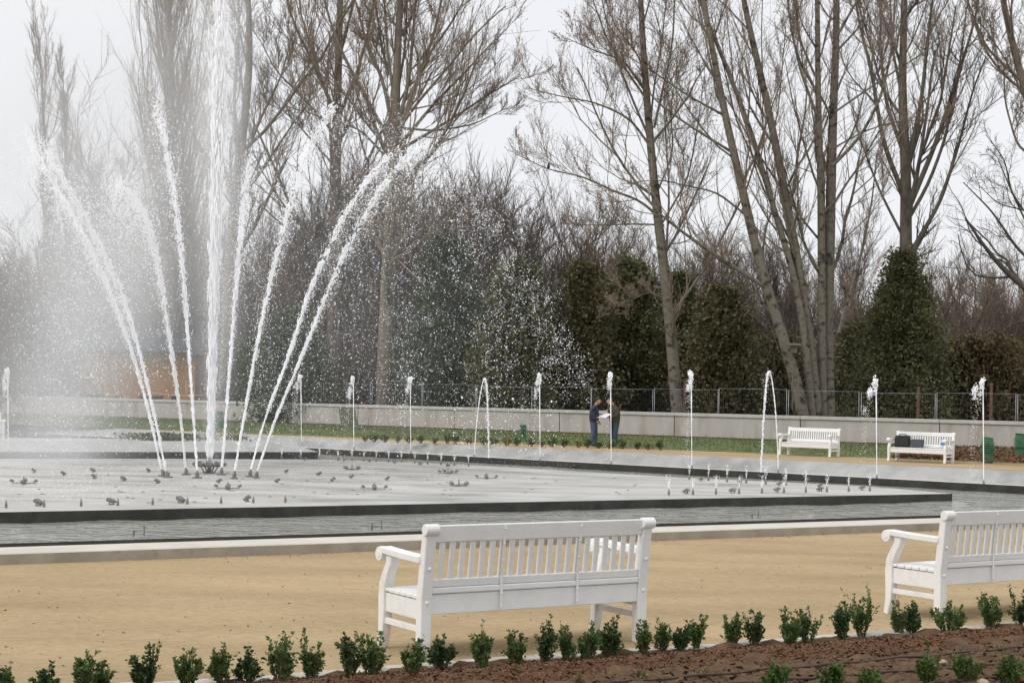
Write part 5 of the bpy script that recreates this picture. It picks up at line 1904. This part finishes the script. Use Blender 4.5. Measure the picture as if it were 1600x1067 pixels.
conifer(692, 90, 360, 118, M['yew'], 'dark green ivy-clad evergreen behind the falling drops', 81, .45, 11000)
conifer(803, 86, 398, 122, M['thuja'], 'olive green conifer between the drops and the two people', 82, .55, 11000)
conifer(742, 96, 470, 90, M['yew'], 'low dark evergreen wedged between the two green trees', 83, .5, 6000)
conifer(905, 88, 405, 118, M['thuja_brown'], 'brown green conifer behind and left of the two people', 84, .5, 9000)
conifer(985, 92, 398, 112, M['thuja'], 'dark conifer left of the pale poplar trunk', 85, .5, 10000)
conifer(1060, 96, 420, 80, M['thuja'], 'slim dark conifer directly behind the pale poplar trunk', 86, .5, 6000)
conifer(1128, 88, 440, 128, M['thuja_brown'], 'brownish conifer right of the pale poplar trunk', 87, .5, 9000)
conifer(1408, 80, 386, 156, M['thuja'], 'tall pointed conifer below the dark forked tree', 88, .8, 24000, leaf=.13)
conifer(1345, 86, 500, 100, M['thuja'], 'low dark evergreen left of the tall pointed conifer', 89, .4, 6000)
conifer(452, 88, 480, 118, M['yew'], 'dark evergreen behind the two right-leaning jets', 90, .5, 8000)
conifer(395, 92, 530, 80, M['yew'], 'low dark evergreen just right of the central column', 91, .45, 5000)
conifer(555, 96, 560, 100, M['thuja_brown'], 'low brownish shrub behind the leaning board', 92, .4, 5000)
conifer(1210, 96, 520, 110, M['thuja_brown'], 'brownish evergreen half hidden behind the poplar clump', 93, .4, 6000)
conifer(1535, 82, 528, 150, M['olive'], 'rounded olive brown shrub at the right beside the tall conifer', 94, .32, 9000, 'shrub', 'round_shrub')
conifer(1655, 84, 500, 140, M['thuja_brown'], 'dark shrub cut by the right picture edge', 95, .35, 7000, 'shrub', 'round_shrub')
conifer(60, 104, 548, 140, M['yew'], 'dark shrub left of the ochre building', 96, .35, 5000, 'shrub', 'round_shrub')

# ------------------------------------------------------------------ ochre building
Yb = 104
pL, pR = D(108, 640, Yb), D(304, 640, Yb)
Wd = pR.x - pL.x
zt = D(200, 551, Yb).z
root = empty('ochre_building', (pL.x, Yb, .1), 0, 'low ochre building with a dark roof seen through the mist', 'building')
zt -= .1
ops = [(.6, 2.2), (2.9, 3.4), (4.4, 6.1), (6.6, 7.2)]
xs_ = [0.0]
for a, b_ in ops:
    MB().box(xs_[-1], a, 0, 5, 0, zt).build('wall', M['ochre'], root)
    MB().box(a, b_, 0, 5, 1.25, zt).build('wall', M['ochre'], root)
    wn_ = MB().box(a - .02, b_ + .02, .18, .24, 0, 1.27).build('window', M['dark_glass'], root)
    MB().box(a, b_, .10, .17, .55, .62).build('glazing_bar', M['bark_dark'], wn_)
    xs_.append(b_)
MB().box(xs_[-1], Wd, 0, 5, 0, zt).build('wall', M['ochre'], root)
MB().prism_x([(-.7, zt - .02), (5.7, zt - .02), (5.7, zt + .12), (2.5, zt + 1.5), (-.7, zt + .12)], -1.6, Wd + .5).build('roof', M['slate'], root)
# rope barrier before it
for k, (a, b_, lab) in enumerate((((160, 612), (188, 616), 'left white rope barrier before the ochre building'), ((232, 612), (316, 617), 'right white rope barrier before the ochre building'))):
    A, B = D(*a, 98), D(*b_, 98)
    root = empty('rope_barrier', (A.x, A.y, .1), 0, lab, 'rope', 'rope barriers before the ochre building')
    mb = MB()
    pv = None
    for i in range(13):
        t = i / 12
        p = A.lerp(B, t) + Vector((0, 0, -.12 * math.sin(math.pi * t))) - Vector((A.x, A.y, .1))
        if pv is not None: mb.cyl(pv, p, .02, n=6, cap=False)
        pv = p
    mb.build('rope', M['rope'], root)
    for q in (A, B):
        q_ = q - Vector((A.x, A.y, .1))
        MB().cyl((q_.x, q_.y, 0), (q_.x, q_.y, q_.z + .1), .03, n=8).build('post', M['lamp_grey'], root)

# bird on the long low branch, nest box on the poplar clump
p = D(857, 264, 76)
root = empty('bird', p, 0, 'small dark bird sitting on a long branch against the sky', 'bird')
bm = bmesh.new()
bmesh.ops.create_uvsphere(bm, u_segments=12, v_segments=8, radius=1)
for v in bm.verts:
    x, y, z = v.co
    v.co = Vector((x * .07 * (1 - .3 * z), y * .07, z * .13 + .12 + .0 * x))
me = bpy.data.meshes.new('body')
bm.to_mesh(me)
bm.free()
link_mesh('body', me, M['hair_dark'], root)
MB().lathe([(.02, .21), (.045, .24), (.045, .28), (.015, .31)], n=10, c=(.02, 0, 0)).build('head', M['hair_dark'], root, smooth=True)
MB().cyl((.06, 0, .265), (.11, 0, .26), .012, .002, n=6).build('beak', M['shoe'], root)
MB().prism_x([(-.02, .02), (.02, .02), (.015, -.13), (-.015, -.13)], -.09, -.05).build('tail', M['hair_dark'], root)
p = D(1240, 545, 73.2)
root = empty('nest_box', (p.x, p.y, p.z - .2), 0, 'dark nest box with a sloped roof on the poplar clump', 'nest box')
MB().box(-.15, .15, -.12, .12, 0, .35).build('box', M['bark_dark'], root, bevel=.01)
MB().prism_x([(-.22, .34), (.2, .42), (.2, .46), (-.22, .38)], -.32, .32).build('roof', M['bark_dark'], root)
MB().cyl((0, -.125, .22), (0, -.115, .22), .03, n=10).build('hole', M['shoe'], root)
MB().cyl((0, .1, -2.6), (0, .1, .01), .04, n=8).build('pole', M['bark_dark'], root)

# ------------------------------------------------------------------ box plants of the front bed
def box_plant(base_, hgt, wid, mat_, label, seed, grp, nleaf=520, name='box_plant', leaf=.024):
    rng = np.random.default_rng(seed)
    root = empty(name, base_, 0, label, 'plant', grp)
    ns = int(8 + wid * 42)
    P = 7
    a = rng.uniform(0, 6.28, ns)
    rr_ = wid / 2 * np.sqrt(rng.uniform(0, 1, ns)) * .9
    hh = hgt * rng.uniform(.5, .9, ns) * (1 - .25 * (rr_ / (wid / 2)) ** 2)
    hh[:2] = hgt * np.array([1.0, .88])
    pts = np.empty((ns, P, 3))
    for k in range(P):
        t = k / (P - 1)
        r_ = rr_ * (.25 + .85 * t ** .6)
        pts[:, k] = np.stack([np.cos(a) * r_, np.sin(a) * r_, hh * t], -1) + rng.normal(size=(ns, 3)) * .008 * t
    pts[:, 0, 2] = -.03
    rd = np.linspace(.0045, .002, P)[None].repeat(ns, 0)
    # side shoots
    q, qr = grow(pts, rd, 4, .2, .9, .7, .2, lin(.35, .22), 1.2, .1, 4, .8, rng, rmin=.0016)
    v1, f1 = tubes_np(pts[:, ::2], rd[:, ::2], 3)
    v2, f2 = tubes_np(q[:, [0, 3]], qr[:, [0, 3]], 3)
    link_mesh('stems', np_mesh('stems', np.concatenate([v1, v2]), np.concatenate([f1, f2 + len(v1)])), M['stem'], root)
    # leaves in pairs on shoots
    nl1, nl2 = nleaf // 2, nleaf // 2
    pos, dr = [], []
    for arr, n_ in ((pts, nl1), (q, nl2)):
        i = rng.integers(0, len(arr), n_)
        t = rng.beta(1.6, 1.0, n_) * (arr.shape[1] - 1)
        j = np.minimum(t.astype(int), arr.shape[1] - 2)
        f = (t - j)[:, None]
        pos.append(arr[i, j] * (1 - f) + arr[i, j + 1] * f)
        tg = nrm(arr[i, j + 1] - arr[i, j])
        dr.append(nrm(np.cross(tg, rng.normal(size=(n_, 3)))) + tg * .75)
    pos, dr = np.concatenate(pos), nrm(np.concatenate(dr))
    keep = pos[:, 2] > .015
    pos, dr = pos[keep], dr[keep]
    n_ = len(pos)
    e = nrm(np.cross(dr, rng.normal(size=(n_, 3))))
    up_ = np.cross(e, dr)
    l = (leaf * rng.uniform(.6, 1.3, n_))[:, None]
    w_ = l * .34
    V = np.stack([pos, pos + dr * l * .45 + e * w_ + up_ * l * .12, pos + dr * l, pos + dr * l * .45 - e * w_ + up_ * l * .12], 1).reshape(-1, 3)
    b_ = np.arange(n_)[:, None] * 4
    Fc = np.concatenate([b_ + np.array([[0, 1, 2]]), b_ + np.array([[0, 2, 3]])])
    link_mesh('leaves', np_mesh('leaves', V, Fc), mat_, root)
    return root


FP_ = [(8, 1095, 1040, 30), (71, 1090, 1043, 34), (132, 1087, 1018, 40), (160, 1083, 1038, 26), (225, 1080, 1003, 42), (293, 1074, 1016, 40), (349, 1070, 1013, 40), (386, 1068, 1014, 38),
       (437, 1067, 986, 42), (485, 1062, 994, 36), (545, 1059, 990, 34), (579, 1057, 986, 38), (645, 1056, 1000, 36), (690, 1044, 997, 42), (754, 1047, 985, 42), (803, 1039, 982, 32),
       (852, 1037, 970, 28), (884, 1035, 979, 32), (921, 1032, 978, 34), (952, 1027, 969, 38), (1006, 1025, 971, 26), (1036, 1019, 970, 28), (1064, 1018, 976, 26), (1086, 1014, 961, 30),
       (1146, 1011, 957, 30), (1178, 1009, 951, 30), (1231, 1010, 952, 34), (1262, 1008, 952, 34), (1315, 1003, 939, 30), (1347, 996, 921, 38), (1402, 991, 940, 26), (1424, 990, 939, 28),
       (1482, 987, 944, 56), (1546, 980, 924, 44), (1594, 978, 925, 30)]
for k, (x, yb_, yt, wpx) in enumerate(FP_):
    b_ = G(x, yb_, .02)
    h_ = D(x, yt, b_.y).z - .02
    wd = wpx / F * b_.y
    box_plant(b_, h_, wd, M['box_leaf_fresh'] if k % 3 != 1 else M['box_leaf'], 'young box plant in the front hedge row, %s from the left' % ordn(k), 500 + k, 'young box plants along the stone edging', int(560 + wd * 4200))
SP_ = [(1213, 1083, 1037, 42), (1300, 1080, 1036, 38), (1354, 1086, 1044, 46), (1446, 1070, 1017, 44), (1510, 1069, 1021, 46), (1581, 1072, 1021, 48), (1640, 1060, 1010, 46)]
for k, (x, yb_, yt, wpx) in enumerate(SP_):
    b_ = G(x, yb_, .02)
    h_ = D(x, yt, b_.y).z - .02
    wd = wpx / F * b_.y
    box_plant(b_, h_, wd, M['box_leaf_light'], 'rounded green plant in the second row in soil, %s from the left' % ordn(k), 560 + k, 'rounded plants in the second row', 1100)
for k, (x, yb_, yt, wpx) in enumerate(((905, 1072, 1050, 16), (1003, 1066, 1044, 18), (1098, 1060, 1042, 20))):
    b_ = G(x, yb_, .02)
    box_plant(b_, D(x, yt, b_.y).z - .02, wpx / F * b_.y, M['seedling'], 'pale yellowish seedling in the bed, %s from the left' % ordn(k), 590 + k, 'yellowish seedlings in the bed', 60, 'seedling', .018)

# low plants along the front of the lawn across the pool
for k in range(26):
    x = 566 + k * 18.6 + RNG.uniform(-5, 5)
    yb_ = float(np.interp(x, [540, 1040], [689, 703.5])) - 1
    b_ = G(x, yb_, .02)
    box_plant(b_, RNG.uniform(.22, .42), RNG.uniform(.28, .45), M['box_leaf'] if k % 3 else M['seedling'], 'low plant at the lawn front across the pool, %s from the left' % ordn(k), 620 + k, 'low plants along the lawn front', 150, 'lawn_plant', .06)
# ground cover on the peninsula
q0, q1, e, en = PEN
n = 9000
L_ = np.linalg.norm(q1 - q0)
s_, w_ = RNG.uniform(.30, .80, n) * L_, RNG.uniform(.9, 3.3, n)
den = (np.sin(s_ * 1.3) + np.sin(s_ * .5 + 2) + RNG.normal(0, .6, n)) > -.1
pos = np.stack([q0[0] + e[0] * s_ + en[0] * w_, q0[1] + e[1] * s_ + en[1] * w_, RNG.uniform(0, .24, n) * (1 - .5 * np.abs(w_ - 2.1) / 1.2)], -1)[den]
v, f = leaf_quads(pos, RNG.normal(size=pos.shape) + np.array([0, 0, .8]), RNG.uniform(.05, .12, len(pos)), RNG)
o = link_mesh('ground_cover', np_mesh('ground_cover', v, f), M['ground_cover'])
set_props(o, 'low grey green ground cover on the planted strip in the pool', 'ground cover', kind='stuff')
# bark mulch mound at the far right
mq = [V2(G(x, y, .05)) for x, y in ((1392, 718), (1640, 727), (1640, 700), (1420, 703))]
n = 7000
a_, b_ = RNG.uniform(0, 1, n), RNG.uniform(0, 1, n)
pp = (mq[0] * (1 - a_)[:, None] + mq[1] * a_[:, None]) * (1 - b_)[:, None] + (mq[3] * (1 - a_)[:, None] + mq[2] * a_[:, None]) * b_[:, None]
o = chips('far_bark_mulch', np.concatenate([pp, (.11 + RNG.uniform(0, .09, n))[:, None]], 1), .045, M['mulch'], flat=.5, asp=1.6, seed=31)
set_props(o, 'brown bark mulch on the ground behind the right far bench', 'mulch', kind='stuff')

# ------------------------------------------------------------------ fountain mist
def mist(name, label, blobs, lo, hi, noise=.35):
    """closed box of thin mist; density = sum of soft blobs times noise"""
    mb = MB().box(lo[0], hi[0], lo[1], hi[1], lo[2], hi[2])
    m_ = bpy.data.materials.new(name)
    m_.use_nodes = True
    N, L = m_.node_tree.nodes, m_.node_tree.links
    N.remove(N['Principled BSDF'])
    pv = N.new('ShaderNodeVolumePrincipled')
    pv.inputs['Color'].default_value = (.97, .975, .985, 1)
    pv.inputs['Anisotropy'].default_value = 0.0
    tcn = N.new('ShaderNodeTexCoord')
    acc = None
    for c, r, dn in blobs:
        sb_ = N.new('ShaderNodeVectorMath'); sb_.operation = 'SUBTRACT'
        L.new(tcn.outputs['Object'], sb_.inputs[0]); sb_.inputs[1].default_value = c
        dv = N.new('ShaderNodeVectorMath'); dv.operation = 'DIVIDE'
        L.new(sb_.outputs[0], dv.inputs[0]); dv.inputs[1].default_value = r
        dt = N.new('ShaderNodeVectorMath'); dt.operation = 'DOT_PRODUCT'
        L.new(dv.outputs[0], dt.inputs[0]); L.new(dv.outputs[0], dt.inputs[1])
        ng = N.new('ShaderNodeMath'); ng.operation = 'MULTIPLY'
        L.new(dt.outputs['Value'], ng.inputs[0]); ng.inputs[1].default_value = -1
        ep = N.new('ShaderNodeMath'); ep.operation = 'EXPONENT'
        L.new(ng.outputs[0], ep.inputs[0])
        ml = N.new('ShaderNodeMath'); ml.operation = 'MULTIPLY'
        L.new(ep.outputs[0], ml.inputs[0]); ml.inputs[1].default_value = dn
        if acc is None: acc = ml.outputs[0]
        else:
            ad = N.new('ShaderNodeMath'); ad.operation = 'ADD'
            L.new(acc, ad.inputs[0]); L.new(ml.outputs[0], ad.inputs[1])
            acc = ad.outputs[0]
    nz = N.new('ShaderNodeTexNoise')
    nz.inputs['Scale'].default_value = .55
    nz.inputs['Detail'].default_value = 3
    L.new(tcn.outputs['Object'], nz.inputs['Vector'])
    mr = N.new('ShaderNodeMapRange')
    mr.inputs[1].default_value, mr.inputs[2].default_value = .3, .7
    mr.inputs[3].default_value, mr.inputs[4].default_value = 1 - noise, 1 + noise
    L.new(nz.outputs['Fac'], mr.inputs[0])
    fm = N.new('ShaderNodeMath'); fm.operation = 'MULTIPLY'
    L.new(acc, fm.inputs[0]); L.new(mr.outputs[0], fm.inputs[1])
    L.new(fm.outputs[0], pv.inputs['Density'])
    L.new(pv.outputs[0], N['Material Output'].inputs['Volume'])
    o = mb.build(name, m_)
    return set_props(o, label, 'mist', kind='stuff')


def blob(px, py, Y, rx, rz, ry, tau):
    """soft blob: photo radii in px, depth radius in m, peak optical depth tau"""
    c = D(px, py, Y)
    k = Y / F
    return (tuple(c), (rx * k, ry, rz * k), tau / (ry * 1.77))


YC = cb.y
MY = YC + 3.6
BL_ = [blob(347, 150, YC + 1.2, 30, 330, 1.0, 1.5), blob(340, 480, YC + 1.4, 18, 170, .8, .45),
       blob(186, 425, MY, 60, 140, 2.0, 1.35), blob(105, 570, MY, 52, 170, 2.2, 1.05), blob(20, 640, MY, 95, 110, 2.2, .5),
       blob(130, 370, MY, 190, 280, 2.2, .38), blob(245, 190, MY, 85, 190, 2, .6), blob(50, 280, MY, 120, 200, 2.2, .5),
       blob(540, 450, MY, 200, 220, 2.2, .10), blob(40, 705, YC - 1, 110, 28, 2.5, .5)]
lo = D(-260, 730, YC)
mist('fountain_mist', 'fine white mist drifting left from the fountain', BL_, (lo.x - 1, YC - 6, ZI + .01), (D(900, 400, YC).x, YC + 9, D(300, -60, YC + 4).z))
